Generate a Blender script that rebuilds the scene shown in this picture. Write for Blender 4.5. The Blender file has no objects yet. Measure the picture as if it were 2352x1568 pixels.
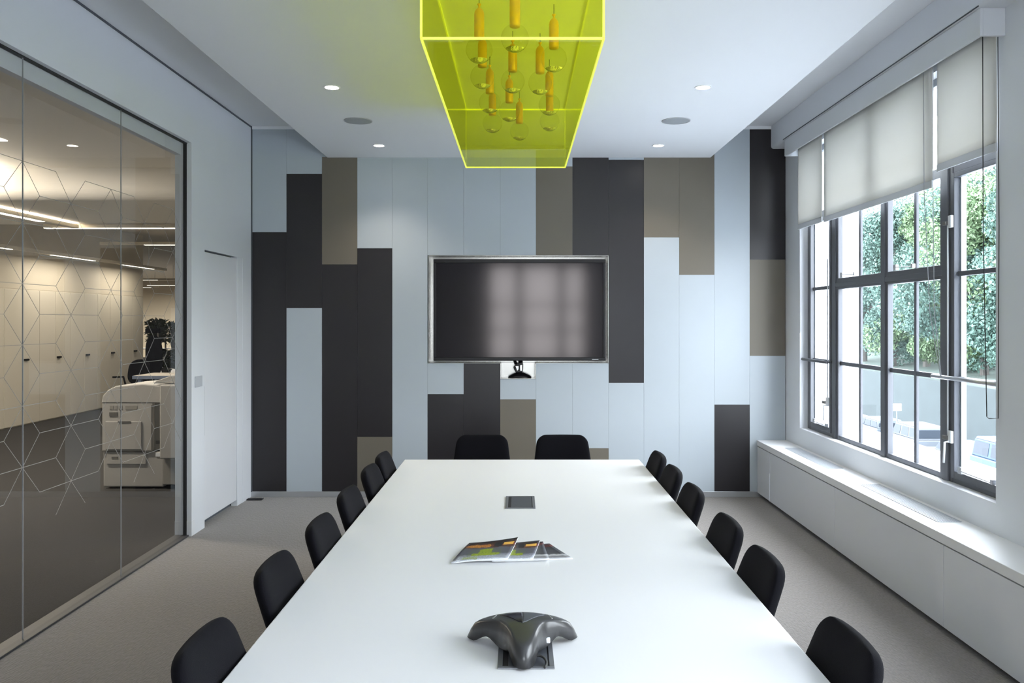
import bpy, bmesh, math, random
from mathutils import Vector, Matrix, Euler
random.seed(7)
R = math.radians
PI = math.pi
scene = bpy.context.scene
COL = scene.collection

# ------------------------------------------------------------------ camera
F, VX, VY, H = 1900.0, 1193.0, 735.0, 1.70           # focal length in pixels, vanishing point, eye height
cd = bpy.data.cameras.new('camera'); cam = bpy.data.objects.new('camera', cd); COL.objects.link(cam)
cam.location = (0, 0, H); cam.rotation_euler = (R(90), 0, 0)
cd.sensor_width = 36; cd.lens = 36 * F / 2352
cd.shift_x = -(VX - 1176) / 2352; cd.shift_y = -(784 - VY) / 2352
cd.clip_start = 0.05; cd.clip_end = 400
scene.camera = cam
def P(px, py, Y):
    s = F / Y
    return ((px - VX) / s, Y, H - (py - VY) / s)

# ------------------------------------------------------------------ sky, exposure
scene.view_settings.view_transform = 'Standard'; scene.view_settings.look = 'None'
scene.view_settings.exposure = 1.17; scene.view_settings.gamma = 1.0; scene.view_settings.use_curve_mapping = False
w = bpy.data.worlds.new('sky'); scene.world = w; w.use_nodes = True
nt = w.node_tree; nt.nodes.clear()
out = nt.nodes.new('ShaderNodeOutputWorld'); bg = nt.nodes.new('ShaderNodeBackground')
tc = nt.nodes.new('ShaderNodeTexCoord'); sp = nt.nodes.new('ShaderNodeSeparateXYZ'); cr = nt.nodes.new('ShaderNodeValToRGB')
nt.links.new(tc.outputs['Generated'], sp.inputs[0]); nt.links.new(sp.outputs['Z'], cr.inputs[0])
cr.color_ramp.elements[0].position = 0.0; cr.color_ramp.elements[0].color = (0.40, 0.405, 0.42, 1)
cr.color_ramp.elements[1].position = 0.75; cr.color_ramp.elements[1].color = (0.87, 0.92, 1.0, 1)
nt.links.new(cr.outputs[0], bg.inputs['Color']); bg.inputs['Strength'].default_value = 13.0
nt.links.new(bg.outputs[0], out.inputs[0])
scene.cycles.use_denoising = True
scene.cycles.max_bounces = 14; scene.cycles.diffuse_bounces = 6; scene.cycles.glossy_bounces = 5
scene.cycles.transparent_max_bounces = 24; scene.cycles.transmission_bounces = 8
scene.cycles.caustics_reflective = False; scene.cycles.caustics_refractive = False
scene.cycles.sample_clamp_indirect = 6.0

def area_light(name, loc, rot, sx, sy, power, color, portal=False):
    ld = bpy.data.lights.new(name, 'AREA'); ld.shape = 'RECTANGLE'; ld.size = sx; ld.size_y = sy
    ld.energy = power; ld.color = color
    if portal: ld.cycles.is_portal = True
    o = bpy.data.objects.new(name, ld); COL.objects.link(o); o.location = loc; o.rotation_euler = rot
    return o
# daylight enters through the windows: portals only steer the sky's own light
area_light('sky_portal', (3.2, 6.0, 1.95), (0, R(90), 0), 2.7, 3.3, 1, (1, 1, 1), True)
area_light('sky_portal_near', (3.2, 1.2, 1.95), (0, R(90), 0), 2.7, 3.3, 1, (1, 1, 1), True)
area_light('sky_portal_rear', (0.4, -2.75, 1.95), (R(90), 0, 0), 2.7, 2.3, 1, (1, 1, 1), True)

# ------------------------------------------------------------------ materials
def lin(c):
    return tuple(((v / 12.92) if v <= 0.04045 else ((v + 0.055) / 1.055) ** 2.4) for v in c)
def hexc(r, g, b): return lin((r / 255, g / 255, b / 255))
def base_mat(name):
    m = bpy.data.materials.new(name); m.use_nodes = True
    return m, m.node_tree, m.node_tree.nodes['Principled BSDF']
def pmat(name, col, rough=0.6, metal=0.0, spec=0.5, noise=0.0, nscale=8.0, bump=0.0, bscale=200.0, sheen=0.0, stretch=None, coat=0.0):
    m, t, b = base_mat(name)
    b.inputs['Base Color'].default_value = (*col, 1); b.inputs['Roughness'].default_value = rough
    b.inputs['Metallic'].default_value = metal; b.inputs['Specular IOR Level'].default_value = spec
    b.inputs['Sheen Weight'].default_value = sheen; b.inputs['Coat Weight'].default_value = coat
    tcn = t.nodes.new('ShaderNodeTexCoord'); src = tcn.outputs['Object']
    if stretch:
        mp = t.nodes.new('ShaderNodeMapping'); mp.inputs['Scale'].default_value = stretch
        t.links.new(src, mp.inputs[0]); src = mp.outputs[0]
    if noise > 0:
        n = t.nodes.new('ShaderNodeTexNoise'); n.inputs['Scale'].default_value = nscale; n.inputs['Detail'].default_value = 4
        t.links.new(src, n.inputs['Vector'])
        mx = t.nodes.new('ShaderNodeMix'); mx.data_type = 'RGBA'
        mx.inputs[6].default_value = (*[c * (1 - noise) for c in col], 1); mx.inputs[7].default_value = (*[min(1, c * (1 + noise)) for c in col], 1)
        t.links.new(n.outputs['Fac'], mx.inputs[0]); t.links.new(mx.outputs[2], b.inputs['Base Color'])
    if bump > 0:
        n2 = t.nodes.new('ShaderNodeTexNoise'); n2.inputs['Scale'].default_value = bscale; n2.inputs['Detail'].default_value = 3
        t.links.new(src, n2.inputs['Vector'])
        bp = t.nodes.new('ShaderNodeBump'); bp.inputs['Strength'].default_value = bump; bp.inputs['Distance'].default_value = 0.005
        t.links.new(n2.outputs['Fac'], bp.inputs['Height']); t.links.new(bp.outputs[0], b.inputs['Normal'])
    return m
def emat(name, col, strength):
    m = bpy.data.materials.new(name); m.use_nodes = True; t = m.node_tree; t.nodes.clear()
    o = t.nodes.new('ShaderNodeOutputMaterial'); e = t.nodes.new('ShaderNodeEmission')
    e.inputs[0].default_value = (*col, 1); e.inputs[1].default_value = strength; t.links.new(e.outputs[0], o.inputs[0])
    return m
def glassmat(name, tint=(1, 1, 1), ior=1.45, rough=0.0, diffuse=0.0, dcol=(1, 1, 1)):
    m = bpy.data.materials.new(name); m.use_nodes = True; t = m.node_tree; t.nodes.clear()
    o = t.nodes.new('ShaderNodeOutputMaterial'); tr = t.nodes.new('ShaderNodeBsdfTransparent'); gl = t.nodes.new('ShaderNodeBsdfGlossy')
    fr = t.nodes.new('ShaderNodeFresnel'); mx = t.nodes.new('ShaderNodeMixShader')
    tr.inputs[0].default_value = (*tint, 1); gl.inputs['Roughness'].default_value = rough; fr.inputs[0].default_value = ior
    first = tr.outputs[0]
    if diffuse > 0:
        d = t.nodes.new('ShaderNodeBsdfTranslucent'); d2 = t.nodes.new('ShaderNodeBsdfDiffuse'); md = t.nodes.new('ShaderNodeMixShader'); mm = t.nodes.new('ShaderNodeMixShader')
        d.inputs[0].default_value = (*dcol, 1); d2.inputs[0].default_value = (*dcol, 1)
        t.links.new(d.outputs[0], md.inputs[1]); t.links.new(d2.outputs[0], md.inputs[2]); md.inputs[0].default_value = 0.5
        mm.inputs[0].default_value = diffuse; t.links.new(tr.outputs[0], mm.inputs[1]); t.links.new(md.outputs[0], mm.inputs[2]); first = mm.outputs[0]
    ge = t.nodes.new('ShaderNodeNewGeometry'); inv = t.nodes.new('ShaderNodeMath'); inv.operation = 'SUBTRACT'; inv.inputs[0].default_value = 1.0
    mu = t.nodes.new('ShaderNodeMath'); mu.operation = 'MULTIPLY'          # the sheet reflects once, where the ray enters it
    t.links.new(ge.outputs['Backfacing'], inv.inputs[1]); t.links.new(inv.outputs[0], mu.inputs[0]); t.links.new(fr.outputs[0], mu.inputs[1])
    t.links.new(mu.outputs[0], mx.inputs[0]); t.links.new(first, mx.inputs[1]); t.links.new(gl.outputs[0], mx.inputs[2]); t.links.new(mx.outputs[0], o.inputs[0])
    return m
def fabric_blind(name, col, trans):
    m = bpy.data.materials.new(name); m.use_nodes = True; t = m.node_tree; t.nodes.clear()
    o = t.nodes.new('ShaderNodeOutputMaterial'); d = t.nodes.new('ShaderNodeBsdfDiffuse'); tl = t.nodes.new('ShaderNodeBsdfTranslucent'); mx = t.nodes.new('ShaderNodeMixShader')
    d.inputs[0].default_value = (*col, 1); tl.inputs[0].default_value = (*col, 1); mx.inputs[0].default_value = trans
    n = t.nodes.new('ShaderNodeTexNoise'); n.inputs['Scale'].default_value = 400; bp = t.nodes.new('ShaderNodeBump'); bp.inputs['Strength'].default_value = 0.15
    t.links.new(n.outputs['Fac'], bp.inputs['Height']); t.links.new(bp.outputs[0], d.inputs['Normal'])
    t.links.new(d.outputs[0], mx.inputs[1]); t.links.new(tl.outputs[0], mx.inputs[2]); t.links.new(mx.outputs[0], o.inputs[0])
    return m

M = {}
M['white_paint'] = pmat('white_paint', (0.66, 0.68, 0.715), 0.55, noise=0.015, nscale=3)
M['ceiling_paint'] = pmat('ceiling_paint', (0.78, 0.80, 0.825), 0.7, noise=0.012, nscale=2)
M['white_gloss'] = pmat('white_lacquer', (0.66, 0.67, 0.70), 0.35, noise=0.01)
M['table_white'] = pmat('white_laminate', (0.735, 0.735, 0.74), 0.38, noise=0.01, nscale=2)
M['carpet'] = pmat('taupe_carpet', (0.152, 0.130, 0.117), 0.85, noise=0.42, nscale=110, bump=1.0, bscale=95, stretch=(1.0, 0.3, 1.0), spec=0.3, sheen=0.32)
M['carpet_dark'] = pmat('charcoal_carpet', (0.034, 0.033, 0.033), 0.9, noise=0.2, nscale=120, bump=0.5, bscale=150, spec=0.2)
M['panel_light'] = pmat('pale_blue_grey_panel', (0.40, 0.445, 0.485), 0.5, noise=0.01)
M['panel_dark'] = pmat('charcoal_panel', (0.0105, 0.0088, 0.0108), 0.38, noise=0.04, spec=0.5)
M['panel_brown'] = pmat('taupe_panel', (0.132, 0.116, 0.090), 0.5, noise=0.02)
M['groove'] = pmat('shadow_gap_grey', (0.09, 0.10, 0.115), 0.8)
M['black_gap'] = pmat('black_channel', (0.012, 0.012, 0.014), 0.6)
M['steel'] = pmat('brushed_steel', (0.62, 0.62, 0.62), 0.25, metal=1.0, noise=0.06, nscale=40, stretch=(1, 1, 20))
M['polished'] = pmat('polished_steel', (0.36, 0.355, 0.34), 0.24, metal=1.0)
M['chrome'] = pmat('chrome', (0.85, 0.85, 0.86), 0.08, metal=1.0)
M['white_metal'] = pmat('white_metal', (0.8, 0.82, 0.85), 0.4)
M['alu'] = pmat('aluminium', (0.55, 0.56, 0.58), 0.35, metal=0.9)
M['black_plastic'] = pmat('black_plastic', (0.005, 0.005, 0.0065), 0.35, spec=0.3)
M['screen'] = pmat('dark_screen', (0.012, 0.012, 0.014), 0.10, spec=0.42)
M['screen'].node_tree.nodes['Principled BSDF'].inputs['Specular Tint'].default_value = (1.0, 0.88, 0.86, 1)   # pinkish cast of the reflected rear window, put into the screen's tint
M['chair_fabric'] = pmat('black_wool', (0.0035, 0.0034, 0.0052), 0.9, noise=0.25, nscale=300, bump=0.25, bscale=500, sheen=0.02, spec=0.09)
M['frame_steel'] = pmat('charcoal_window_steel', (0.085, 0.09, 0.105), 0.4, noise=0.05)
M['outer_white'] = pmat('pale_exterior_paint', (0.75, 0.78, 0.84), 0.7)
M['glass'] = glassmat('window_glass', (0.965, 0.985, 0.985), 1.35)
M['partition_glass'] = glassmat('partition_glass', (0.97, 0.97, 0.965), 1.62)
M['bulb_glass'] = glassmat('clear_bulb_glass', (0.96, 0.96, 0.90), 1.25)
M['acrylic'] = glassmat('yellow_green_acrylic', (0.985, 0.997, 0.46), 1.3, 0.02, 0.05, (0.90, 0.95, 0.05))
def edge_mat():
    m, t, b = base_mat('fluorescent_edge'); b.inputs['Base Color'].default_value = (0.95, 0.98, 0.15, 1); b.inputs['Roughness'].default_value = 0.3
    b.inputs['Emission Color'].default_value = (0.95, 1.0, 0.10, 1); b.inputs['Emission Strength'].default_value = 0.2
    return m
M['acrylic_edge'] = edge_mat()
M['amber'] = pmat('amber_brass', (0.85, 0.48, 0.03), 0.3, metal=0.3)
M['silver'] = pmat('mirror_silver', (0.97, 0.97, 0.97), 0.2, metal=1.0, bump=0.8, bscale=70)
M['cord'] = pmat('dark_cord', (0.03, 0.03, 0.03), 0.6)
M['cord_grey'] = pmat('grey_bead_cord', (0.30, 0.31, 0.32), 0.5)
M['blind'] = fabric_blind('pale_blind_fabric', (0.74, 0.73, 0.70), 0.32)
M['hem'] = fabric_blind('blind_hem_fabric', (0.62, 0.63, 0.65), 0.2)
M['pattern'] = pmat('grey_etched_line', (0.26, 0.255, 0.245), 0.6)
M['lamp_on'] = emat('lit_lens', (1.0, 0.93, 0.80), 14)
M['strip_on'] = emat('lit_strip', (1.0, 0.92, 0.78), 2.0)
M['speaker_grille'] = pmat('grey_speaker_mesh', (0.33, 0.35, 0.37), 0.7, noise=0.1, nscale=300)
M['phone_body'] = pmat('dark_grey_gloss_plastic', (0.030, 0.030, 0.031), 0.32, coat=0.1)
M['phone_dark'] = pmat('dark_display', (0.015, 0.014, 0.022), 0.22)
M['phone_side'] = pmat('slate_plastic', (0.06, 0.065, 0.075), 0.45)
M['box_grey'] = pmat('anodised_grey', (0.17, 0.175, 0.19), 0.4, metal=0.4, noise=0.03)
M['grille_paint'] = pmat('grille_paint', (0.42, 0.44, 0.47), 0.45)
M['threshold'] = pmat('dark_grey_threshold', (0.045, 0.045, 0.048), 0.55)
M['switch_grey'] = pmat('pale_grey_switch', (0.43, 0.45, 0.48), 0.4)
M['paper'] = pmat('white_paper', (0.80, 0.82, 0.85), 0.5)
M['beige_wall'] = pmat('cream_paint', (0.60, 0.545, 0.44), 0.6, noise=0.02)
M['office_ceiling'] = pmat('pale_cream_ceiling', (0.78, 0.74, 0.67), 0.7, noise=0.01)
M['cream_door'] = pmat('cream_laminate', (0.63, 0.585, 0.49), 0.45, noise=0.015)
M['copier'] = pmat('warm_grey_plastic', (0.43, 0.415, 0.39), 0.5, noise=0.01)
M['copier_dark'] = pmat('shadow_grey_plastic', (0.14, 0.135, 0.125), 0.5)
M['copier_mid'] = pmat('mid_grey_plastic', (0.30, 0.285, 0.26), 0.5)
M['desk_blue'] = pmat('blue_grey_edge', (0.20, 0.25, 0.36), 0.4)
M['desk_top'] = pmat('pale_desk_laminate', (0.72, 0.66, 0.58), 0.4)
M['leaf_dark'] = pmat('dark_leaf', (0.035, 0.045, 0.022), 0.6, noise=0.5, nscale=6)
M['pot'] = pmat('grey_pot', (0.10, 0.10, 0.10), 0.5)
M['asphalt'] = pmat('pale_asphalt', (0.36, 0.38, 0.41), 0.9, noise=0.08, nscale=2)
M['grass'] = pmat('hillside_green', (0.04, 0.06, 0.05), 0.95, noise=0.35, nscale=0.6)
M['retaining'] = pmat('weathered_retaining_stone', (0.021, 0.029, 0.031), 0.9, noise=0.25, nscale=1.2)
M['bark'] = pmat('tree_bark', (0.07, 0.065, 0.06), 0.9, noise=0.3, nscale=4)
M['leaf_a'] = pmat('blue_green_leaf', (0.062, 0.115, 0.095), 0.7, noise=0.4, nscale=0.9)
M['leaf_b'] = pmat('bright_green_leaf', (0.095, 0.150, 0.075), 0.7, noise=0.4, nscale=0.9)
M['car_white'] = pmat('white_car_paint', (0.062, 0.070, 0.082), 0.5, spec=0.3)
M['car_blue'] = pmat('light_blue_van_paint', (0.026, 0.045, 0.080), 0.5, spec=0.3)
M['car_silver'] = pmat('silver_car_paint', (0.045, 0.054, 0.066), 0.5, spec=0.3)
M['car_glass'] = pmat('car_window_glass', (0.012, 0.017, 0.025), 0.4, spec=0.3)
M['tyre'] = pmat('tyre_rubber', (0.012, 0.014, 0.018), 0.9)
M['hub'] = pmat('wheel_hub', (0.07, 0.08, 0.09), 0.5)
M['sign_white'] = pmat('sign_face_white', (0.8, 0.82, 0.85), 0.5)

# ------------------------------------------------------------------ mesh helpers
class MB:
    """Collects boxes, bars, tubes and lathes into one mesh; faces carry a material slot."""
    def __init__(s): s.bm = bmesh.new(); s.slot = 0
    def _f(s, vs):
        try: f = s.bm.faces.new(vs)
        except ValueError: return None
        f.material_index = s.slot; return f
    def box(s, x0, x1, y0, y1, z0, z1):
        if x0 > x1: x0, x1 = x1, x0
        if y0 > y1: y0, y1 = y1, y0
        if z0 > z1: z0, z1 = z1, z0
        v = [s.bm.verts.new(p) for p in ((x0, y0, z0), (x1, y0, z0), (x1, y1, z0), (x0, y1, z0), (x0, y0, z1), (x1, y0, z1), (x1, y1, z1), (x0, y1, z1))]
        for q in ((3, 2, 1, 0), (4, 5, 6, 7), (0, 1, 5, 4), (1, 2, 6, 5), (2, 3, 7, 6), (3, 0, 4, 7)): s._f([v[i] for i in q])
        return s
    def prism(s, pts, a0, a1, axis='z'):
        """polygon pts extruded from a0 to a1 along an axis; pts are the two other coordinates in x,y,z order"""
        def mk(p, a): return {'z': (p[0], p[1], a), 'y': (p[0], a, p[1]), 'x': (a, p[0], p[1])}[axis]
        A = [s.bm.verts.new(mk(p, a0)) for p in pts]; B = [s.bm.verts.new(mk(p, a1)) for p in pts]
        s._f(A[::-1]); s._f(B)
        for i in range(len(pts)):
            j = (i + 1) % len(pts); s._f([A[i], A[j], B[j], B[i]])
        return s
    def bar(s, p0, p1, wx, wz=None):
        """rectangular bar between two points"""
        wz = wx if wz is None else wz
        p0 = Vector(p0); p1 = Vector(p1); d = (p1 - p0).normalized()
        up = Vector((0, 0, 1)) if abs(d.z) < 0.95 else Vector((0, 1, 0))
        a = d.cross(up).normalized() * wx / 2; b = a.normalized().cross(d).normalized() * wz / 2
        r = [[s.bm.verts.new(p + q) for q in (a + b, -a + b, -a - b, a - b)] for p in (p0, p1)]
        s._f(r[0][::-1]); s._f(r[1])
        for i in range(4): s._f([r[0][i], r[0][(i + 1) % 4], r[1][(i + 1) % 4], r[1][i]])
        return s
    def tube(s, pts, rad, seg=10, cap=True):
        pts = [Vector(p) for p in pts]; rads = rad if isinstance(rad, (list, tuple)) else [rad] * len(pts)
        rings = []
        ref = None
        for i, p in enumerate(pts):
            d = (pts[min(i + 1, len(pts) - 1)] - pts[max(i - 1, 0)]).normalized()
            if ref is None:
                ref = Vector((0, 0, 1)) if abs(d.z) < 0.9 else Vector((1, 0, 0))
            a = d.cross(ref).normalized(); ref = a.cross(d).normalized(); b = ref
            rings.append([s.bm.verts.new(p + (a * math.cos(2 * PI * k / seg) + b * math.sin(2 * PI * k / seg)) * rads[i]) for k in range(seg)])
        for r0, r1 in zip(rings, rings[1:]):
            for k in range(seg): s._f([r0[k], r0[(k + 1) % seg], r1[(k + 1) % seg], r1[k]])
        if cap: s._f(rings[0][::-1]); s._f(rings[-1])
        return s
    def lathe(s, prof, c=(0, 0, 0), seg=24):
        """prof: (r, z) list, axis z through c"""
        rings = []
        for r, z in prof:
            if r < 1e-5: rings.append([s.bm.verts.new((c[0], c[1], c[2] + z))])
            else: rings.append([s.bm.verts.new((c[0] + r * math.cos(2 * PI * k / seg), c[1] + r * math.sin(2 * PI * k / seg), c[2] + z)) for k in range(seg)])
        for r0, r1 in zip(rings, rings[1:]):
            for k in range(seg):
                k2 = (k + 1) % seg
                if len(r0) == 1 and len(r1) == 1: continue
                if len(r0) == 1: s._f([r0[0], r1[k2], r1[k]])
                elif len(r1) == 1: s._f([r0[k], r0[k2], r1[0]])
                else: s._f([r0[k], r0[k2], r1[k2], r1[k]])
        return s
    def grid(s, fn, nu, nv, closed_u=False):
        g = [[s.bm.verts.new(fn(i / nu, j / nv)) for i in range(nu + (0 if closed_u else 1))] for j in range(nv + 1)]
        for j in range(nv):
            for i in range(nu):
                i2 = (i + 1) % len(g[j]); s._f([g[j][i], g[j][i2], g[j + 1][i2], g[j + 1][i]])
        return s
    def move(s, m):
        bmesh.ops.transform(s.bm, matrix=m, verts=s.bm.verts); return s
    def build(s, name, mats, parent=None, smooth=False, bevel=0.0, bseg=2, loc=None, up=False):
        bmesh.ops.recalc_face_normals(s.bm, faces=s.bm.faces)
        me = bpy.data.meshes.new(name); s.bm.to_mesh(me); s.bm.free()
        if up and me.polygons and sum(p.normal.z for p in me.polygons) < 0: me.flip_normals()
        for m in (mats if isinstance(mats, (list, tuple)) else [mats]): me.materials.append(m)
        if smooth:
            for p in me.polygons: p.use_smooth = True
        o = bpy.data.objects.new(name, me); COL.objects.link(o)
        if parent: o.parent = parent
        if loc: o.location = loc
        if bevel:
            b = o.modifiers.new('bevel', 'BEVEL'); b.width = bevel; b.segments = bseg; b.limit_method = 'ANGLE'; b.angle_limit = R(40)
        return o
def tag(o, label=None, cat=None, group=None, kind=None):
    if label: o['label'] = label
    if cat: o['category'] = cat
    if group: o['group'] = group
    if kind: o['kind'] = kind
    return o
def thing(name, label, cat, loc=(0, 0, 0), rz=0.0, group=None, kind=None):
    o = bpy.data.objects.new(name, None); COL.objects.link(o); o.location = loc; o.rotation_euler = (0, 0, rz); o.empty_display_size = 0.1
    return tag(o, label, cat, group, kind)
def children(o): return [c for c in bpy.data.objects if c.parent == o]
def copy_tree(o, parent=None):
    c = o.copy(); COL.objects.link(c); c.parent = parent
    for ch in children(o): copy_tree(ch, c)
    return c
def struct(o, label=None): return tag(o, label, None, None, 'structure')

# ================================================================== THE ROOM
XL, XR, YB, YR = -2.58, 2.563, 7.956, -2.6
ZC, ZP = 3.563, 3.262
SB = F / YB
def bx(px): return (px - VX) / SB
def bz(py): return H - (py - VY) / SB

struct(MB().box(-2.66, 2.62, YR, 8.02, -0.12, 0.0).build('floor', M['carpet']))
struct(MB().box(-2.71, 2.7, YR - .1, 8.1, ZC, ZC + .12).build('ceiling', M['ceiling_paint']))
# lowered ceiling panel
struct(MB().box(-1.847, 1.838, YR + .02, YB, ZP, ZC).build('ceiling', M['ceiling_paint'], bevel=.004))
# bulkhead over the window, with a rounded lower edge
b = MB(); pr = [(2.42, ZC - .001), (2.42, 3.375)]
pr += [(2.445 - .025 * math.cos(a), 3.371 - .025 * math.sin(a)) for a in [R(x) for x in range(0, 91, 15)]] + [(XR, 3.346), (XR, ZC - .001)]
b.prism(pr, YR + .02, YB - .001, 'y'); struct(b.build('trim_1', M['white_paint']))
struct(MB().box(2.417, 2.4215, 4.36, 7.585, 3.352, 3.358).build('trim_5', M['groove']))
# rear wall with a window opening
b = MB()
b.box(-2.8, -0.75, YR - .25, YR, -.1, ZC); b.box(1.55, 3.13, YR - .25, YR, -.1, ZC)
b.box(-0.75, 1.55, YR - .25, YR, -.1, .75); b.box(-0.75, 1.55, YR - .25, YR, 2.95, ZC)
struct(b.build('wall_rear', M['white_paint']))
# left wall: pier with door opening and header over the glass
GY = 6.51
b = MB()
b.box(-2.71, XL, YR, GY, 3.094, ZC); b.box(-2.71, -2.66, YR, GY, 3.0, 3.094)
b.box(-2.71, XL, GY, 6.78, 0, ZC)
b.box(-2.71, XL, 7.71, YB + .06, 0, ZC)
b.box(-2.71, XL, 6.78, 7.71, 2.277, ZC)
struct(b.build('wall_left', M['white_paint']))
b = MB(); b.box(-2.712, XL + .002, GY - .003, GY + .06, 0, .12); struct(b.build('baseboard_left', M['white_gloss'], bevel=.002))
# right wall with two window openings
WY0, WY1, WZ0, WZ1 = 4.45, 7.56, 0.714, 3.23
VY0, VY1 = -0.35, 2.75
b = MB(); XO = 3.13
b.box(XR, XO, WY1, 8.6, -.1, ZC); b.box(XR, XO, VY1, WY0, -.1, ZC); b.box(XR, XO, YR - .25, VY0, -.1, ZC)
for a0, a1 in ((WY0, WY1), (VY0, VY1)):
    b.box(XR, XO, a0, a1, -.1, WZ0); b.box(XR, XO, a0, a1, WZ1, ZC)
struct(b.build('wall_right', M['white_paint']))

# ---- back wall: columns of coloured panels with a steel niche for the screen
cols = [577, 658, 739.5, 820.5, 901, 982, 1065, 1149, 1231, 1315, 1398, 1479, 1560, 1641, 1722, 1804]
T, B0 = 290, 1128
NT, NB, NL, NR, TB = 586, 834, 984, 1397.5, 870       # niche edges in the photograph's scale
seg = [
 [('L', T, 533), ('D', 533, B0)],
 [('L', T, 399), ('D', 399, 707), ('L', 707, B0)],
 [('L', T, 360), ('B', 360, 607), ('D', 607, B0)],
 [('L', T, 570), ('D', 570, 1003), ('B', 1003, B0)],
 [('L', T, B0)],
 [('L', T, NT), ('L', NB, 905), ('D', 905, B0)],
 [('L', T, NT), ('D', NB, B0)],
 [('L', T, NT), ('L', TB, 917), ('B', 917, B0)],
 [('L', T, 382), ('B', 382, NT), ('L', NB, B0)],
 [('D', T, NT), ('L', NB, 1029), ('B', 1029, B0)],
 [('L', T, 367), ('D', 367, 879), ('L', 879, B0)],
 [('B', T, 545), ('L', 545, B0)],
 [('B', T, 631), ('L', 631, B0)],
 [('L', T, 929), ('D', 929, B0)],
 [('D', T, 596), ('B', 596, 817), ('L', 817, B0)]]
b = MB(); slots = {'L': 0, 'D': 1, 'B': 2}
for k, col in enumerate(seg):
    for c, t0, t1 in col:
        b.slot = slots[c]
        b.box(bx(cols[k]) + .0007, bx(cols[k + 1]) - .0007, YB, YB + .012, bz(t1) + (.0006 if t1 < B0 else 0), bz(t0) - .0006)
b.slot = 3
zt, zb, zl = bz(NT), bz(NB), bz(TB); nl, nr = bx(NL), bx(NR); tl, tr = bx(1149), bx(1231)
for x0, x1, z0, z1 in ((-2.8, nl, -.1, ZC), (nr, 3.13, -.1, ZC), (nl, nr, zt, ZC), (nl, tl, -.1, zb), (tr, nr, -.1, zb), (tl, tr, -.1, zl)):
    b.box(x0, x1, YB + .012, YB + .20, z0, z1)
b.box(nl - .1, nr + .1, YB + .20, YB + .24, zl - .1, zt + .1)
struct(b.build('wall_back', [M['panel_light'], M['panel_dark'], M['panel_brown'], M['groove']]))
# niche lining
b = MB(); y0, y1, th = YB - .004, YB + .198, .006
b.box(nl, nr, y0, y1, zt - th, zt); b.box(nl, nl + th, y0, y1, zb, zt); b.box(nr - th, nr, y0, y1, zb, zt)
b.box(nl, tl, y0, y1, zb, zb + th); b.box(tr, nr, y0, y1, zb, zb + th)
b.box(tl, tl + th, y0, y1, zl, zb); b.box(tr - th, tr, y0, y1, zl, zb); b.box(tl, tr, y0, y1, zl, zl + th)
b.box(nl, nr, y1 - .004, y1, zb, zt); b.box(tl, tr, y1 - .004, y1, zl, zb)
struct(b.build('trim_2', M['polished'], bevel=.0015))
struct(MB().box(XL, XR, YB - .006, YB + .012, 0, bz(B0)).build('baseboard_back', M['alu'], bevel=.002))
struct(MB().box(XL, bx(672) + 1.2, YB - .008, YB, bz(297), ZC).box(1.6, 2.42, YB - .008, YB, bz(297), ZC).build('trim_3', M['ceiling_paint']))
# slim dark shadow line where the left wall meets the panelled wall and the ceiling
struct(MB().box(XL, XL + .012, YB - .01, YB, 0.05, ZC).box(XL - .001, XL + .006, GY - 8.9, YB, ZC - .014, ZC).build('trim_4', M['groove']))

# ---- wall mounted screen in the niche
tv = thing('television', 'large black flat screen set in a steel-lined niche on the panelled wall', 'television', ((bx(996) + bx(1391)) / 2, YB, bz(828)))
tw, thh = bx(1391) - bx(996), bz(595) - bz(828)
MB().box(-tw / 2, tw / 2, -.012, .09, 0, thh).build('casing', M['black_plastic'], tv, bevel=.006)
b = MB(); e = .026
b.box(-tw / 2, tw / 2, -.022, -.010, thh - .038, thh); b.box(-tw / 2, tw / 2, -.022, -.010, 0, .034)
b.box(-tw / 2, -tw / 2 + e, -.022, -.010, .034, thh - .038); b.box(tw / 2 - e, tw / 2, -.022, -.010, .034, thh - .038)
b.build('bezel', M['black_plastic'], tv, bevel=.004)
MB().box(-tw / 2 + e, tw / 2 - e, -.0145, -.011, .034, thh - .038).build('screen', M['screen'], tv)
b = MB()
for k in range(7): b.box(tw / 2 - .132 + k * .009, tw / 2 - .126 + k * .009, -.0235, -.0215, .011, .017)
b.build('maker_mark', M['white_metal'], tv)
# chrome and black fixture in the notch below it
nx = bx(1192)
fx = thing('camera_unit', 'small glossy black and chrome unit in the notch under the screen', 'camera', (nx, YB, zl + .006))
MB().lathe([(0, .055), (.03, .052), (.075, .035), (.11, .012), (.115, 0), (0, 0)], (0.008, .11, 0), 32).build('dome_base', M['black_plastic'], fx, smooth=True)
b = MB(); b.prism([(-.030, 0), (.032, 0), (.040, .03), (.040, .085), (.030, .105), (-.020, .09), (-.055, .055), (-.048, .03)], -.035, .035, 'y')
b.move(Matrix.Translation((.0, .10, .050))); b.build('camera_body', M['black_plastic'], fx, bevel=.006)
MB().box(.008, .030, .052, .066, .066, .128).build('chrome_plate', M['chrome'], fx, bevel=.004)
MB().prism([(-.036, .065), (-.002, .065), (-.004, .03), (-.018, .012)], .052, .066, 'y').move(Matrix.Translation((0, 0, .052))).build('chrome_facet', M['chrome'], fx, bevel=.003)
MB().bar((-.03, .11, .13), (-.055, .13, .205), .022).bar((.02, .11, .14), (.0, .13, .205), .03).build('arm', M['black_plastic'], fx, bevel=.003)

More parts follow.
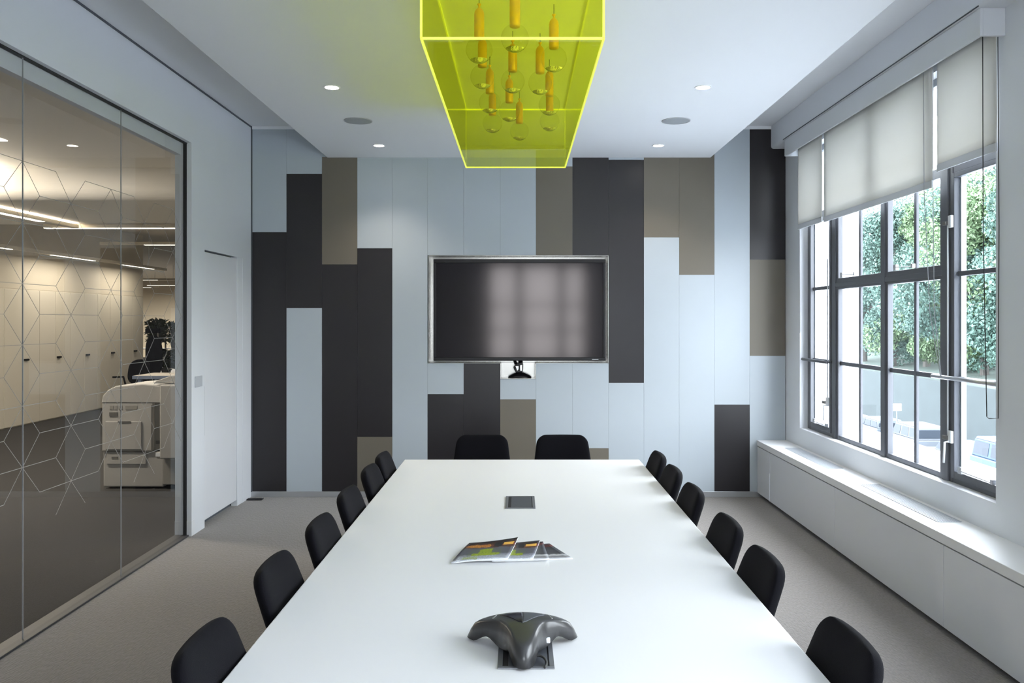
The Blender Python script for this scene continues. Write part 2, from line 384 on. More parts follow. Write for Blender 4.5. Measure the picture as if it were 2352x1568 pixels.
# ---- flush door in the left wall
d = bpy.data.objects.new('door_1', None); COL.objects.link(d); d.location = (XL, 7.2, 0); struct(d, 'flush white door in the side wall')
def rel(o, x0, x1, y0, y1, z0, z1):
    L = o.location; return MB().box(x0 - L.x, x1 - L.x, y0 - L.y, y1 - L.y, z0 - L.z, z1 - L.z)
rel(d, XL - .06, XL - .008, 6.786, 7.565, .055, 2.262).build('door_leaf', M['white_gloss'], d, bevel=.003)
rel(d, XL - .06, XL - .002, 7.572, 7.71, .0, 2.277).build('door_jamb', M['white_paint'], d, bevel=.002)
rel(d, XL - .03, XL - .003, 6.781, 6.790, .754, 1.157).build('pull_handle', M['copier_dark'], d)
rel(d, -2.705, XL - .07, 6.78, 7.71, 0, 2.277).build('door_back', M['groove'], d)
sw = MB().box(XL, XL + .008, 6.571, 6.715, 1.165, 1.252).build('light_switch', M['switch_grey'], None, bevel=.003)
tag(sw, 'small square pale grey switch plate on the white wall beside the flush door', 'switch')
ds = MB().prism([(-2.575, 7.80), (-2.43, 7.80), (-2.43, 7.86), (-2.575, 7.86)], 0.001, 0.012).build('door_stop', M['black_gap'], None, bevel=.002)
tag(ds, 'thin dark floor plate in the corner beside the flush door', 'door stop')

# ================================================================== GLASS PARTITION (window_2)
gp = bpy.data.objects.new('window_2', None); COL.objects.link(gp); struct(gp, 'frameless glass partition with an etched line pattern, towards the office')
GX = -2.63
joints = [YR + .02, -1.0, 0.06, 1.12, 2.18, 3.30, 4.38, 5.46, GY]
for j0, j1 in zip(joints, joints[1:]):
    MB().box(GX - .003, GX + .003, j0 + .002, j1 - .002, .012, 3.09).build('pane', M['partition_glass'], gp)
b = MB()
for j in joints[1:-1]: b.box(GX - .0031, GX + .0031, j - .0018, j + .0018, .012, 3.09)
b.build('silicone_joint', M['cord_grey'], gp)
# etched lines: six-armed stars on a lattice
def lat(i, j): return (4.37 + .158 * i, 1.893 - .162 * j)
edges = set()
for ci in range(-24, 16):
    for cj in range(-5, 8):
        if ci % 3 == 0 and (cj + (ci // 3)) % 2 == 0:
            for di, dj in ((2, 0), (-2, 0), (1, 1), (1, -1), (-1, 1), (-1, -1)):
                edges.add(tuple(sorted([(ci, cj), (ci + di, cj + dj)])))
b = MB()
for p, q in sorted(edges):
    (ya, za), (yb, zb_) = lat(*p), lat(*q)
    if max(ya, yb) > GY - .01 or min(ya, yb) < YR + .1 or max(za, zb_) > 2.6: continue
    b.bar((GX + .0042, ya, za), (GX + .0042, yb, zb_), 0.001, .0028)
b.build('etched_pattern', M['pattern'], gp)
b = MB(); b.box(GX - .013, GX + .013, GY - .014, GY + .004, .0, 3.094); b.build('wall_channel', M['black_gap'], gp)
b = MB(); b.box(GX - .016, GX + .016, YR, GY, 3.088, 3.10); b.build('head_channel', M['black_gap'], gp)
b = MB(); b.box(-2.712, -2.60, YR, GY, -.002, .012); b.build('floor_channel', M['threshold'], gp, bevel=.003)

# ================================================================== STEEL WINDOW (window_1)
win = bpy.data.objects.new('window_1', None); COL.objects.link(win); struct(win, 'tall grey steel window with two casements, above the radiator casing')
FX0, FX1 = 2.635, 2.672
def steel_window(root, Y0, Y1, detail=True):
    Wd = Y1 - Y0
    cA, cB = Y1 - .655, Y0 + .65          # big mullions
    mid = (Y0 + Y1) / 2 - .035
    b = MB()
    b.box(FX0, FX1, Y1 - .075, Y1, WZ0, WZ1); b.box(FX0, FX1, Y0, Y0 + .05, WZ0, WZ1)
    b.box(FX0, FX1, Y0 + .05, Y1 - .075, WZ0, WZ0 + .035); b.box(FX0, FX1, Y0 + .05, Y1 - .075, WZ1 - .05, WZ1)
    b.build('window_frame', M['frame_steel'], root, bevel=.004)
    for c, hw in ((cA, .075), (cB, .075), (mid, .06)):
        m = MB(); m.box(FX0 - .004, FX1, c - hw, c + hw, WZ0, WZ1); m.box(FX0 - .014, FX0, c - hw * .5, c + hw * .5, WZ0 + .001, WZ1)
        m.build('mullion', M['frame_steel'], root, bevel=.004)
        if c != mid: MB().box(FX1, FX1 + .045, c - hw * .8, c + hw * .8, WZ0, WZ1).build('outer_mullion', M['outer_white'], root)
    m = MB()
    m.box(FX0 - .006, FX1, cB, cA, 1.955, 2.045); m.box(FX0 - .0125, FX0, cB, cA, 1.975, 2.01); m.box(FX0 + .001, FX1, Y0, Y1, 2.592, 2.655)
    m.build('transom', M['frame_steel'], root, bevel=.004)
    m = MB()
    for c in ((cA + mid) / 2, (cB + mid) / 2): m.box(FX0 + .012, FX0 + .032, c - .016, c + .016, WZ0, 2.6)
    m.box(FX0 + .0135, FX0 + .0305, cB, cA, 1.328, 1.36)
    for y0, y1 in ((cA, Y1), (Y0, cB)):
        m.box(FX0 + .012, FX0 + .032, y0, y1, 1.965, 1.995); m.box(FX0 + .012, FX0 + .032, y0, y1, 1.33, 1.36)
    m.build('glazing_bar', M['frame_steel'], root, bevel=.003)
    for y0, y1 in ((cA + .075, Y1 - .075), (Y0 + .05, cB - .075)):   # casement sashes
        s = MB(); e = .032
        s.box(FX0 - .012, FX1 - .004, y0, y0 + e, WZ0 + .03, 2.59); s.box(FX0 - .012, FX1 - .01, y1 - e, y1, WZ0 + .03, 2.59)
        s.box(FX0 - .012, FX1 - .01, y0 + e, y1 - e, WZ0 + .03, WZ0 + .075); s.box(FX0 - .012, FX1 - .01, y0 + e, y1 - e, 2.56, 2.59)
        so = s.build('casement', M['frame_steel'], root, bevel=.003)
        s = MB(); s.box(FX1 - .01, FX1 + .02, y1 - e - .012, y1 - .006, WZ0 + .05, 2.58); s.build('outer_sash', M['outer_white'], root)
    ed = [Y0, cB, (cB + mid) / 2, mid, (cA + mid) / 2, cA, Y1]
    for y0, y1 in zip(ed, ed[1:]):
        for z0, z1 in ((WZ0 + .03, 1.344), (1.344, 1.98), (1.98, 2.62), (2.62, WZ1 - .02)):
            MB().box(FX0 + .020, FX0 + .024, y0, y1, z0, z1).build('pane', M['glass'], root)
    return cA, mid, cB
cA, mid, cB = steel_window(win, WY0, WY1)
# espagnolette rods, handles, stays on the two casements
def rod(y, z0, z1): MB().tube([(FX0 - .022, y, z0), (FX0 - .022, y, z1)], .0055, 8).build('lock_rod', M['white_metal'], win, smooth=True)
rod(cB - .055, .98, 2.29); rod(cA + .105, .98, 2.22)
def handle(y, z, sgn, lever=True):
    h = MB().box(FX0 - .03, FX0 - .01, y - .018, y + .018, z - .03, z + .045).build('handle', M['white_metal'], win, bevel=.004)
    if lever: MB().tube([(FX0 - .028, y, z - .02), (FX0 - .055, y + .004 * sgn, z - .025), (FX0 - .058, y + .01 * sgn, z - .15)], .007, 8).build('lever', M['white_metal'], h, smooth=True)
    MB().box(FX0 - .045, FX0 - .02, y + .015, y + .06, z - .012, z + .012).build('keeper', M['copier_dark'], h, bevel=.003)
handle(cB - .085, .985, 1); handle(cB - .085, 2.29, 1, False); handle(cA + .12, 1.0, -1)
def stay(y0, y1, z): MB().bar((FX0 - .02, y0, z), (FX0 - .035, y1, z + .012), .012, .006).box(FX0 - .03, FX0 - .008, y1 - .02, y1 + .02, z - .01, z + .03).box(FX0 - .03, FX0 - .008, y0 - .012, y0 + .012, z - .008, z + .02).build('casement_stay', M['alu'], win, bevel=.002)
stay(cA + .14, cA + .42, WZ0 + .085); stay(WY0 + .12, cB - .2, WZ0 + .085)
stay(5.50, 5.75, 2.055); stay(6.45, 6.7, 2.055)
MB().tube([(FX0 - .05, cB + .08, 1.352), (FX0 - .05, WY0 + .002, 1.352)], .013, 10).tube([(FX0 - .05, cB + .06, 1.352), (FX0, cB + .06, 1.352)], .008, 8).build('guard_rail', M['alu'], win, smooth=True)
MB().tube([(FX0 - .05, cA + .05, 1.345), (FX0 - .05, WY1 - .002, 1.345)], .013, 10).tube([(FX0 - .05, cA + .06, 1.345), (FX0, cA + .06, 1.345)], .008, 8).build('guard_rail', M['frame_steel'], win, smooth=True)
MB().box(XR - .001, FX0, WY0, WY1, WZ0 - .004, WZ0 + .001).box(FX1, XO + .04, WY0, WY1, WZ0 - .03, WZ0 + .001).build('window_sill', M['white_gloss'], win)
w3 = bpy.data.objects.new('window_3', None); COL.objects.link(w3); struct(w3, 'second steel window further along the same wall')
steel_window(w3, VY0, VY1)
# rear window with pale sheer blinds
w4 = bpy.data.objects.new('window_4', None); COL.objects.link(w4); struct(w4, 'window behind the head of the table')
b = MB()
for x in (-.72, .0, .94, 1.52): b.box(x - .09, x + .09, YR - .14, YR - .06, .75, 2.95)
for z in (.78, 1.46, 2.04, 2.92): b.box(-.75, 1.55, YR - .14, YR - .06, z - .03, z + .03)
b.build('window_frame', M['frame_steel'], w4)
MB().box(-.75, 1.55, YR - .105, YR - .1, .75, 2.95).build('pane', M['glass'], w4)

# ---- pelmet and roller blinds
pl = thing('pelmet', 'long white boxed pelmet above the steel window, hiding the blind rollers', 'pelmet', (2.43, 6.0, 3.2))
PY0, PY1 = 4.362, 7.585
b = MB(); b.box(0, .016, PY0 - 6, PY1 - 6, 0, .146); b.build('front_board', M['white_paint'], pl, bevel=.002)
MB().box(.016, XR - 2.43, PY0 - 6, PY0 - 6 + .02, 0, .146).build('end_board', M['white_paint'], pl, bevel=.002)
MB().box(.016, XR - 2.43, PY1 - 6 - .02, PY1 - 6, 0, .146).build('end_board', M['white_paint'], pl, bevel=.002)
def blind(y0, y1, zb, label):
    r = thing('roller_blind', label, 'blind', (2.53, (y0 + y1) / 2, 3.27), 0, None)
    hw = (y1 - y0) / 2
    zr = zb - 3.27
    MB().tube([(0, -hw, .02), (0, hw, .02)], .026, 16).build('roller', M['alu'], r, smooth=True)
    def cloth(u, v):
        y = -hw + 2 * hw * u; z = zr + .045 + (0 - zr - .045) * v
        return (.004 * math.sin(u * 9 + 1.3) * math.sin(v * 3.0) * (1 - v), y, z)
    c = MB().grid(cloth, 30, 12).build('fabric', M['blind'], r, smooth=True)
    sm = c.modifiers.new('thickness', 'SOLIDIFY'); sm.thickness = .0012
    MB().box(-.005, .005, -hw, hw, zr, zr + .046).build('hem_bar', M['hem'], r, bevel=.003)
    return r
b1 = blind(6.917, 7.51, 2.520, 'narrow pale grey roller blind nearest the panelled wall')
b2 = blind(5.067, 6.865, 2.512, 'wide pale grey roller blind over the middle of the window')
b3 = blind(4.386, 5.008, 2.596, 'pale grey roller blind pulled up slightly higher than the other two')
def cord(root, pts, rad=.0022, mat='cord_grey'):
    L = root.location
    MB().tube([(p[0] - L.x, p[1] - L.y, p[2] - L.z) for p in pts], rad, 6).build('pull_cord', M[mat], root)
cord(b1, [(2.548, 7.545, 3.25), (2.552, 7.53, 2.4), (2.554, 7.525, 1.6), (2.556, 7.54, 1.58), (2.556, 7.55, 3.25)], .0025)
cord(b2, [(2.50, 5.12, 3.25), (2.50, 5.11, 2.5), (2.53, 5.10, 1.75), (2.575, 5.06, 1.36), (2.575, 5.05, 1.36), (2.55, 5.085, 1.75), (2.535, 5.07, 2.5), (2.535, 5.07, 3.25)])
cord(b3, [(2.52, 4.50, 3.25), (2.52, 4.495, 2.2), (2.52, 4.46, 1.18), (2.52, 4.44, 1.172), (2.555, 4.415, 1.175), (2.557, 4.41, 2.2), (2.556, 4.42, 3.25)], .0025, 'cord')

# ---- radiator casing under the window
CX, CZ = 2.286, 0.548
ub = [7.95, 7.55, 6.0, 4.46, 2.92]
clabels = ['narrow white casing panel in the corner beside the panelled wall',
           'long white cabinet front below the far window grille',
           'long white cabinet front below the near window grille',
           'white cabinet front closest to the camera, in the lower corner']
for k, (y1, y0) in enumerate(zip(ub, ub[1:])):
    c = thing('casing_unit', clabels[k], 'cabinet', (CX, (y0 + y1) / 2, 0), 0, 'white cabinet units under the window')
    hw = (y1 - y0) / 2
    MB().box(.02, XR - CX - .004, -hw + .001, hw - .001, .045, CZ - .056).build('carcass', M['white_paint'], c)
    MB().box(0, .019, -hw + .0022, hw - .0022, .045, CZ - .062).build('door', M['white_gloss'], c, bevel=.002)
    MB().box(.07, XR - CX - .004, -hw + .001, hw - .001, 0, .045).build('plinth', M['black_gap'], c)
    if k == 0: MB().box(-.004, 0, -hw + .002, -hw + .012, .045, .30).build('pull_strip', M['white_metal'], c)
wt = thing('worktop', 'continuous white shelf along the window wall with two grey vent grilles', 'worktop', (CX, 5.4, CZ - .054))
b = MB().box(-.004, XR - CX, 2.92 - 5.4, 7.95 - 5.4, 0, .054); b.build('slab', M['table_white'], wt, bevel=.003)
for x0, x1, y0, y1 in ((2.392, 2.512, 6.42, 7.45), (2.388, 2.52, 4.717, 5.79)):
    g = MB(); X0, X1, Y0, Y1 = x0 - CX, x1 - CX, y0 - 5.4, y1 - 5.4
    g.box(X0, X1, Y0, Y1, .054, .0555)
    go = g.build('vent_grille', M['grille_paint'], wt)
    g = MB()
    n = 9
    for i in range(n + 1):
        xx = X0 + (X1 - X0) * i / n; g.box(xx - .0035, xx + .0035, Y0, Y1, .0556, .058)
    for yy in (Y0, (Y0 + Y1) / 2, Y1): g.box(X0, X1, yy - .004, yy + .004, .0556, .058)
    g.build('grille_slats', M['grille_paint'], go)

# ================================================================== TABLE
TX0, TX1, TY0, TY1, TZ = -0.79, 0.826, 1.35, 5.70, 0.74
tb = thing('conference_table', 'long white conference table with square edges in the middle of the room', 'table', ((TX0 + TX1) / 2, (TY0 + TY1) / 2, 0))
hw, hl = (TX1 - TX0) / 2, (TY1 - TY0) / 2
MB().box(-hw, hw, -hl, hl, TZ - .028, TZ).build('tabletop', M['table_white'], tb, bevel=.004)
for yy in (-1.35, 1.35):
    b = MB(); b.box(-.30, .30, yy - .04, yy + .04, .02, TZ - .028); b.box(-.38, .38, yy - .10, yy + .10, 0, .02)
    b.build('leg', M['white_metal'], tb, bevel=.004)
MB().box(-.06, .06, -1.31, 1.31, TZ - .10, TZ - .028).build('beam', M['white_metal'], tb)

# ---- table boxes
def table_box(label, xc, y0, y1, xw):
    t = thing('cable_box', label, 'cable box', (xc, (y0 + y1) / 2, TZ), 0, None)
    hx, hy = xw / 2, (y1 - y0) / 2
    b = MB(); f = .014
    b.box(-hx, hx, -hy, -hy + f, 0, .004); b.box(-hx, hx, hy - f * .6, hy, 0, .004); b.box(-hx, -hx + f, -hy + f, hy - f * .6, 0, .004); b.box(hx - f, hx, -hy + f, hy - f * .6, 0, .004)
    b.build('frame', M['box_grey'], t, bevel=.001)
    MB().box(-hx + f, -hx + f + .016, -hy + f, hy - f * .6, .0005, .0012).build('slot', M['black_gap'], t)
    MB().box(-hx + f + .016, hx - f - .004, -hy + f, hy - f * .6, .0005, .0032).build('lid', M['phone_side'], t, bevel=.0008)
    MB().box(hx - f - .004, hx - f, -hy + f, hy - f * .6, .0005, .0012).build('slot', M['black_gap'], t)
    return t
table_box('small grey cable box set flush in the far half of the white tabletop', .0045, 4.21, 4.50, .155)
table_box('grey cable box set in the tabletop under the conference phone', .018, 2.275, 2.56, .158)

# ---- conference phone
ph = thing('conference_phone', 'dark three-armed conference phone on the near end of the white table', 'phone', (.009, 2.425, TZ + .0045))
tips = [Vector((-.184, .082)), Vector((.184, .082)), Vector((.004, -.172))]
tipw = [.017, .017, .028]
def outline(th):
    d = Vector((math.cos(th), math.sin(th))); best = .062
    for t, wdt in zip(tips, tipw):
        L = t.length; a = t.normalized(); c = d.dot(a)
        if c > 0:
            sn = math.sqrt(max(0, 1 - c * c))
            # tapered arm: half width from .06 near the middle to tip width at the end
            for r in [L * (i / 60) for i in range(60, 0, -1)]:
                along, off = r * c, r * sn
                q = along / L
                hwid = .062 * (1 - q) ** 1.7 + wdt * (.4 + .6 * math.sqrt(max(0, 1 - q ** 8)))
                if off <= hwid and q <= 1.0:
                    best = max(best, r); break
    return best
NA = 144
rad = [outline(2 * PI * i / NA) for i in range(NA)]
for _ in range(10): rad = [(rad[i - 1] + 2 * rad[i] + rad[(i + 1) % NA]) / 4 for i in range(NA)]
def topz(r): return .066 * max(0, 1 - (r / .215) ** 1.9) + .020
b = MB(); NRr = 14
def surf(u, v):
    i = int(round(u * NA)) % NA; th = 2 * PI * i / NA; q = v
    Rr = rad[i]; r = Rr * q
    edge = 1 - max(0, (q - .80) / .2) ** 2.2
    z = topz(r)
    under = max(.002, .030 * max(0, 1 - abs(r - .105) / .045))
    zz = under + (z - under) * (edge if q > .8 else 1)
    return (r * math.cos(th), r * math.sin(th), zz)
b.grid(lambda u, v: surf(u, max(.001, v)), NA, NRr, True)
def under(u, v):
    i = int(round(u * NA)) % NA; th = 2 * PI * i / NA; q = 1 - v * .999; r = rad[i] * q
    un = max(.002, .030 * max(0, 1 - abs(r - .105) / .045))
    return (r * math.cos(th), r * math.sin(th), un)
b.grid(under, NA, 6, True)
bmesh.ops.remove_doubles(b.bm, verts=b.bm.verts, dist=.0004)
b.build('body', M['phone_body'], ph, smooth=True)
def onphone(x, y, dz=.0015):
    return (x, y, topz(math.hypot(x, y)) + dz)
def patch(pts, name, mat, n=10):
    A, Bp, C, D = [Vector(p) for p in pts]
    g = MB().grid(lambda u, v: onphone(*((A * (1 - u) + Bp * u) * (1 - v) + (D * (1 - u) + C * u) * v)), n, n)
    o = g.build(name, mat, ph, smooth=True); sm = o.modifiers.new('thickness', 'SOLIDIFY'); sm.thickness = .002; return o
patch([(-.066, .038), (.0, .046), (.0, -.040), (-.012, -.032)], 'display', M['phone_dark'])
patch([(.001, .046), (.066, .038), (.012, -.032), (.001, -.040)], 'keypad', M['phone_side'])
for sx in (-1, 1): MB().bar(onphone(sx * .078, .05, .001), onphone(sx * .088, .022, .0005), .003, .002).build('light_strip', M['alu'], ph)
MB().tube([(.020 + .024 * (1 - math.cos(a)) * .95, -.128 + .034 * math.sin(a) - .001 * a, .006 + .006 * math.sin(a)) for a in [R(x) for x in range(0, 221, 10)]], .0036, 8).build('cable', M['cord'], ph, smooth=True)
MB().box(.068, .080, -.030, -.018, .02, .034).build('cable_plug', M['white_metal'], ph, bevel=.002)

# ---- brochures
def brochure_mat(name, seed, bw=False):
    m, t, bsdf = base_mat(name); bsdf.inputs['Roughness'].default_value = .3
    uv = t.nodes.new('ShaderNodeUVMap'); sepx = t.nodes.new('ShaderNodeSeparateXYZ'); t.links.new(uv.outputs[0], sepx.inputs[0])
    ramp = t.nodes.new('ShaderNodeValToRGB'); ramp.color_ramp.interpolation = 'CONSTANT'
    n = t.nodes.new('ShaderNodeTexNoise'); n.inputs['Scale'].default_value = 5 + seed; n.inputs['Detail'].default_value = 6
    mp = t.nodes.new('ShaderNodeMapping'); mp.inputs['Location'].default_value = (seed, seed, 0); mp.inputs['Scale'].default_value = (1, 2.2, 1); t.links.new(uv.outputs[0], mp.inputs[0]); t.links.new(mp.outputs[0], n.inputs['Vector'])
    ad = t.nodes.new('ShaderNodeMath'); ad.operation = 'MULTIPLY_ADD'; ad.inputs[1].default_value = .16; t.links.new(n.outputs['Fac'], ad.inputs[0])
    sb = t.nodes.new('ShaderNodeMath'); sb.operation = 'SUBTRACT'; sb.inputs[1].default_value = .08; t.links.new(sepx.outputs['Y'], sb.inputs[0]); t.links.new(sb.outputs[0], ad.inputs[2])
    t.links.new(ad.outputs[0], ramp.inputs[0])
    stops = [(0, (.62, .65, .70)), (.06, (.30, .31, .36)), (.16, (.20, .20, .24)), (.30, (.09, .09, .11)), (.62, (.045, .018, .012)), (.70, (.16, .03, .015)), (.78, (.03, .012, .01)), (.92, (.01, .01, .012))]
    if bw: stops = [(0, (.55, .56, .58)), (.08, (.22, .22, .23)), (.2, (.45, .45, .45)), (.3, (.06, .06, .065)), (.6, (.04, .04, .045)), (.8, (.10, .02, .015)), (.92, (.015, .01, .01))]
    el = ramp.color_ramp.elements
    for i, (p, c) in enumerate(stops):
        e = el[i] if i < 2 else el.new(p)
        e.position = p; e.color = (*c, 1)
    # green hedge and lit shop sign as blocks in the picture
    n3 = t.nodes.new('ShaderNodeTexNoise'); n3.inputs['Scale'].default_value = 30; n3.inputs['Detail'].default_value = 5; t.links.new(mp.outputs[0], n3.inputs['Vector'])
    def block(x0, x1, y0, y1, col, prev, wob=.05, grain=0):
        mul = None
        if grain:
            gq = t.nodes.new('ShaderNodeMath'); gq.operation = 'GREATER_THAN'; gq.inputs[1].default_value = grain; t.links.new(n3.outputs['Fac'], gq.inputs[0]); mul = gq.outputs[0]
        vx = t.nodes.new('ShaderNodeMath'); vx.operation = 'MULTIPLY_ADD'; vx.inputs[1].default_value = wob * 2; t.links.new(n.outputs['Fac'], vx.inputs[0]); t.links.new(sepx.outputs['X'], vx.inputs[2])
        vy = t.nodes.new('ShaderNodeMath'); vy.operation = 'MULTIPLY_ADD'; vy.inputs[1].default_value = -wob * 2; t.links.new(n.outputs['Fac'], vy.inputs[0]); t.links.new(sepx.outputs['Y'], vy.inputs[2])
        for src, lo, hi in ((vx.outputs[0], x0 + wob, x1 + wob), (vy.outputs[0], y0 - wob, y1 - wob)):
            for op, val in (('GREATER_THAN', lo), ('LESS_THAN', hi)):
                q = t.nodes.new('ShaderNodeMath'); q.operation = op; q.inputs[1].default_value = val; t.links.new(src, q.inputs[0])
                if mul is None: mul = q.outputs[0]
                else:
                    mm = t.nodes.new('ShaderNodeMath'); mm.operation = 'MULTIPLY'; t.links.new(mul, mm.inputs[0]); t.links.new(q.outputs[0], mm.inputs[1]); mul = mm.outputs[0]
        mx = t.nodes.new('ShaderNodeMix'); mx.data_type = 'RGBA'; mx.inputs[7].default_value = (*col, 1)
        t.links.new(mul, mx.inputs[0]); t.links.new(prev, mx.inputs[6]); return mx.outputs[2]
    c = ramp.outputs[0]
    if not bw:
        c = block(.28, .78, .22, .34, (.30, .36, .015), c); c = block(.38, .62, .30, .55, (.26, .33, .012), c); c = block(.15, .42, .06, .2, (.24, .30, .02), c, .09); c = block(.2, .8, .2, .55, (.10, .16, .01), c, .06, .56)
        c = block(.0, 1.1, .0, .22, (.42, .45, .50), c, .05, .52); c = block(.05, .52, .66, .80, (.62, .26, .03), c, .12, .47); c = block(.03, .95, .60, .86, (.30, .09, .02), c, .05, .60); c = block(.76, .96, .72, .84, (.75, .42, .07), c, .02); c = block(.58, .74, .66, .86, (.012, .012, .014), c, .02)
    t.links.new(c, bsdf.inputs['Base Color'])
    return m
BM = [brochure_mat('printed_cover_a', 1.0), brochure_mat('printed_cover_b', 2.3), brochure_mat('printed_cover_c', 3.1, True), brochure_mat('printed_cover_d', 4.7, True)]
def brochure(label, bl, br, tr_, tl_, z0, lift, mat, order):
    """corner points on the table (x, y); lift = curl height at bl, br, tr, tl"""
    r = thing('brochure', label, 'brochure', (bl[0], bl[1], TZ + z0), 0, 'brochures fanned out on the table')
    o0 = Vector(bl)
    A, Bc, C, D = [Vector(p) - o0 for p in (bl, br, tr_, tl_)]
    def pt(u, v, dz):
        p = (A * (1 - u) + Bc * u) * (1 - v) + (D * (1 - u) + C * u) * v
        z = (lift[0] * (1 - u) ** 2 + lift[1] * u ** 2) * (1 - v) ** 2 + (lift[3] * (1 - u) ** 2 + lift[2] * u ** 2) * v ** 2
        return (p.x, p.y, z + dz)
    g = MB(); g.grid(lambda u, v: pt(u, v, .0042), 14, 14)
    uvl = g.bm.loops.layers.uv.new('UVMap')
    g.bm.verts.ensure_lookup_table()
    for f in g.bm.faces:
        for lp in f.loops:
            i = lp.vert.index if lp.vert.index >= 0 else 0
    g.bm.verts.index_update()
    for f in g.bm.faces:
        for lp in f.loops:
            i = lp.vert.index; lp[uvl].uv = ((i % 15) / 14, (i // 15) / 14)
    c = g.build('cover', mat, r, smooth=True, up=True); sm = c.modifiers.new('thickness', 'SOLIDIFY'); sm.thickness = .0005
    g = MB(); g.grid(lambda u, v: pt(u, v, .0035), 14, 14); c = g.build('pages', M['paper'], r, smooth=True, up=True); sm = c.modifiers.new('thickness', 'SOLIDIFY'); sm.thickness = .0032; sm.offset = -1
    return r
def TP(px, py, z=TZ):
    s = (py - VY) / (H - z); return ((px - VX) / s, F / s)
brochure('glossy brochure at the narrow right tip of the fan, in dark tones', TP(1160, 1290), TP(1316, 1284), TP(1262, 1252), TP(1150, 1256), .000, (.0, .0, .004, .0), BM[3], 0)
brochure('second glossy brochure from the right tip of the fan', TP(1130, 1293), TP(1262, 1289), TP(1247, 1251), TP(1135, 1257), .005, (.0, .0, .006, .0), BM[2], 1)
brochure('glossy brochure partly covered by the topmost one of the fan', TP(1098, 1294), TP(1224, 1291), TP(1240, 1252), TP(1120, 1257), .010, (.0, .0, .008, .0), BM[1], 2)
brochure('topmost glossy brochure of the fan, with a curled upper corner', TP(1036, 1296), TP(1166, 1293), TP(1190, 1252), TP(1078, 1255), .015, (-.012, .0, .016, -.003), BM[0], 3)

# ================================================================== CHAIRS
def make_chair():
    root = thing('conference_chair', 'x', 'chair')
    zt_, zb_ = .852, .46
    def hwid(z):
        q = (z - zb_) / (zt_ - zb_); wl = .212 - .028 * max(0, q - .45) / .55 - .02 * max(0, .45 - q)
        r = .065
        if z > zt_ - r: wl = wl - r + math.sqrt(max(0, r * r - (z - (zt_ - r)) ** 2))
        if z < zb_ + .03: wl = wl - .03 + math.sqrt(max(0, .03 ** 2 - (zb_ + .03 - z) ** 2))
        return wl
    def yc(z, u):
        h = zt_ - z
        return .36 * h + .14 * max(0, h - .17) + .014 * u * u
    def face(sgn):
        def fn(a, c):
            u = -math.cos(PI * a); v = (1 - math.cos(PI * c)) / 2
            z = zb_ + (zt_ - zb_) * v
            t = (.021 if sgn > 0 else .040) * math.sqrt(max(0, 1 - abs(u) ** 7)) * math.sqrt(max(0, 1 - abs(2 * v - 1) ** 9))
            return (hwid(z) * u, yc(z, u) + sgn * t, z)
        return fn
    b = MB(); b.grid(face(1), 26, 26); b.grid(face(-1), 26, 26)
    bmesh.ops.remove_doubles(b.bm, verts=b.bm.verts, dist=.0003)
    b.build('backrest', M['chair_fabric'], root, smooth=True)
    def sface(sgn):
        def fn(a, c):
            u = -math.cos(PI * a); v = -math.cos(PI * c)
            k = 1 - .10 * max(0, v) ** 4
            x = .225 * u * k * (1 - .12 * abs(v) ** 6); y = .325 + .225 * v * (1 - .08 * abs(u) ** 4)
            t = .03 * math.sqrt(max(0, 1 - abs(u) ** 6)) * math.sqrt(max(0, 1 - abs(v) ** 6))
            return (x, y, .455 + .012 * u * u - .012 * max(0, v) ** 3 + sgn * t)
        return fn
    b = MB(); b.grid(sface(1), 20, 20); b.grid(sface(-1), 20, 20)
    bmesh.ops.remove_doubles(b.bm, verts=b.bm.verts, dist=.0003)
    b.build('seat', M['chair_fabric'], root, smooth=True)
    MB().box(-.11, .11, .20, .42, .405, .427).build('seat_plate', M['black_plastic'], root, bevel=.004)
    MB().lathe([(0, .41), (.025, .41), (.025, .20), (.032, .19), (.032, .06), (0, .06)], (0, .31, 0), 20).build('column', M['chrome'], root, smooth=False)
    for k in range(4):
        a = PI / 4 + k * PI / 2
        p0 = Vector((0, .31, .085)); p1 = Vector((.29 * math.cos(a), .31 + .29 * math.sin(a), .035))
        lg = MB().bar(p0, p1, .035, .022).build('leg', M['alu'], root, bevel=.004)
        MB().lathe([(0, .035), (.016, .035), (.018, .0), (0, 0)], (p1.x, p1.y, 0), 14).build('glide', M['black_plastic'], lg)
    return root
proto = make_chair(); first = True
GRP = 'black chairs around the white table'
def place(x, y, rz, label):
    global first
    o = proto if first else copy_tree(proto)
    first = False
    o.location = (x, y, 0); o.rotation_euler = (0, 0, rz); o['label'] = label; o['group'] = GRP
Lp = [(-.884, 5.40), (-.884, 4.94), (-.877, 4.295), (-.871, 3.68), (-.889, 3.08), (-.874, 2.385)]
Rp = [(.883, 5.42), (.891, 4.91), (.894, 4.36), (.903, 3.68), (.903, 3.15), (.908, 2.39)]
ordn = ['last', 'fifth', 'fourth', 'third', 'second', 'first']
for (x, y), n in zip(Lp, ordn):
    place(x + .004, y - .150, -PI / 2, f'{n} black chair from the camera on the glass partition side of the table')
for (x, y), n in zip(Rp, ordn):
    place(max(x + .004, .900), y - .150, PI / 2, f'{n} black chair from the camera on the window side of the table')
place(-.275, 6.14, PI, 'black chair behind the far table end, on the side of the glass partition')
place(.317, 6.14, PI, 'black chair behind the far table end, on the window side')

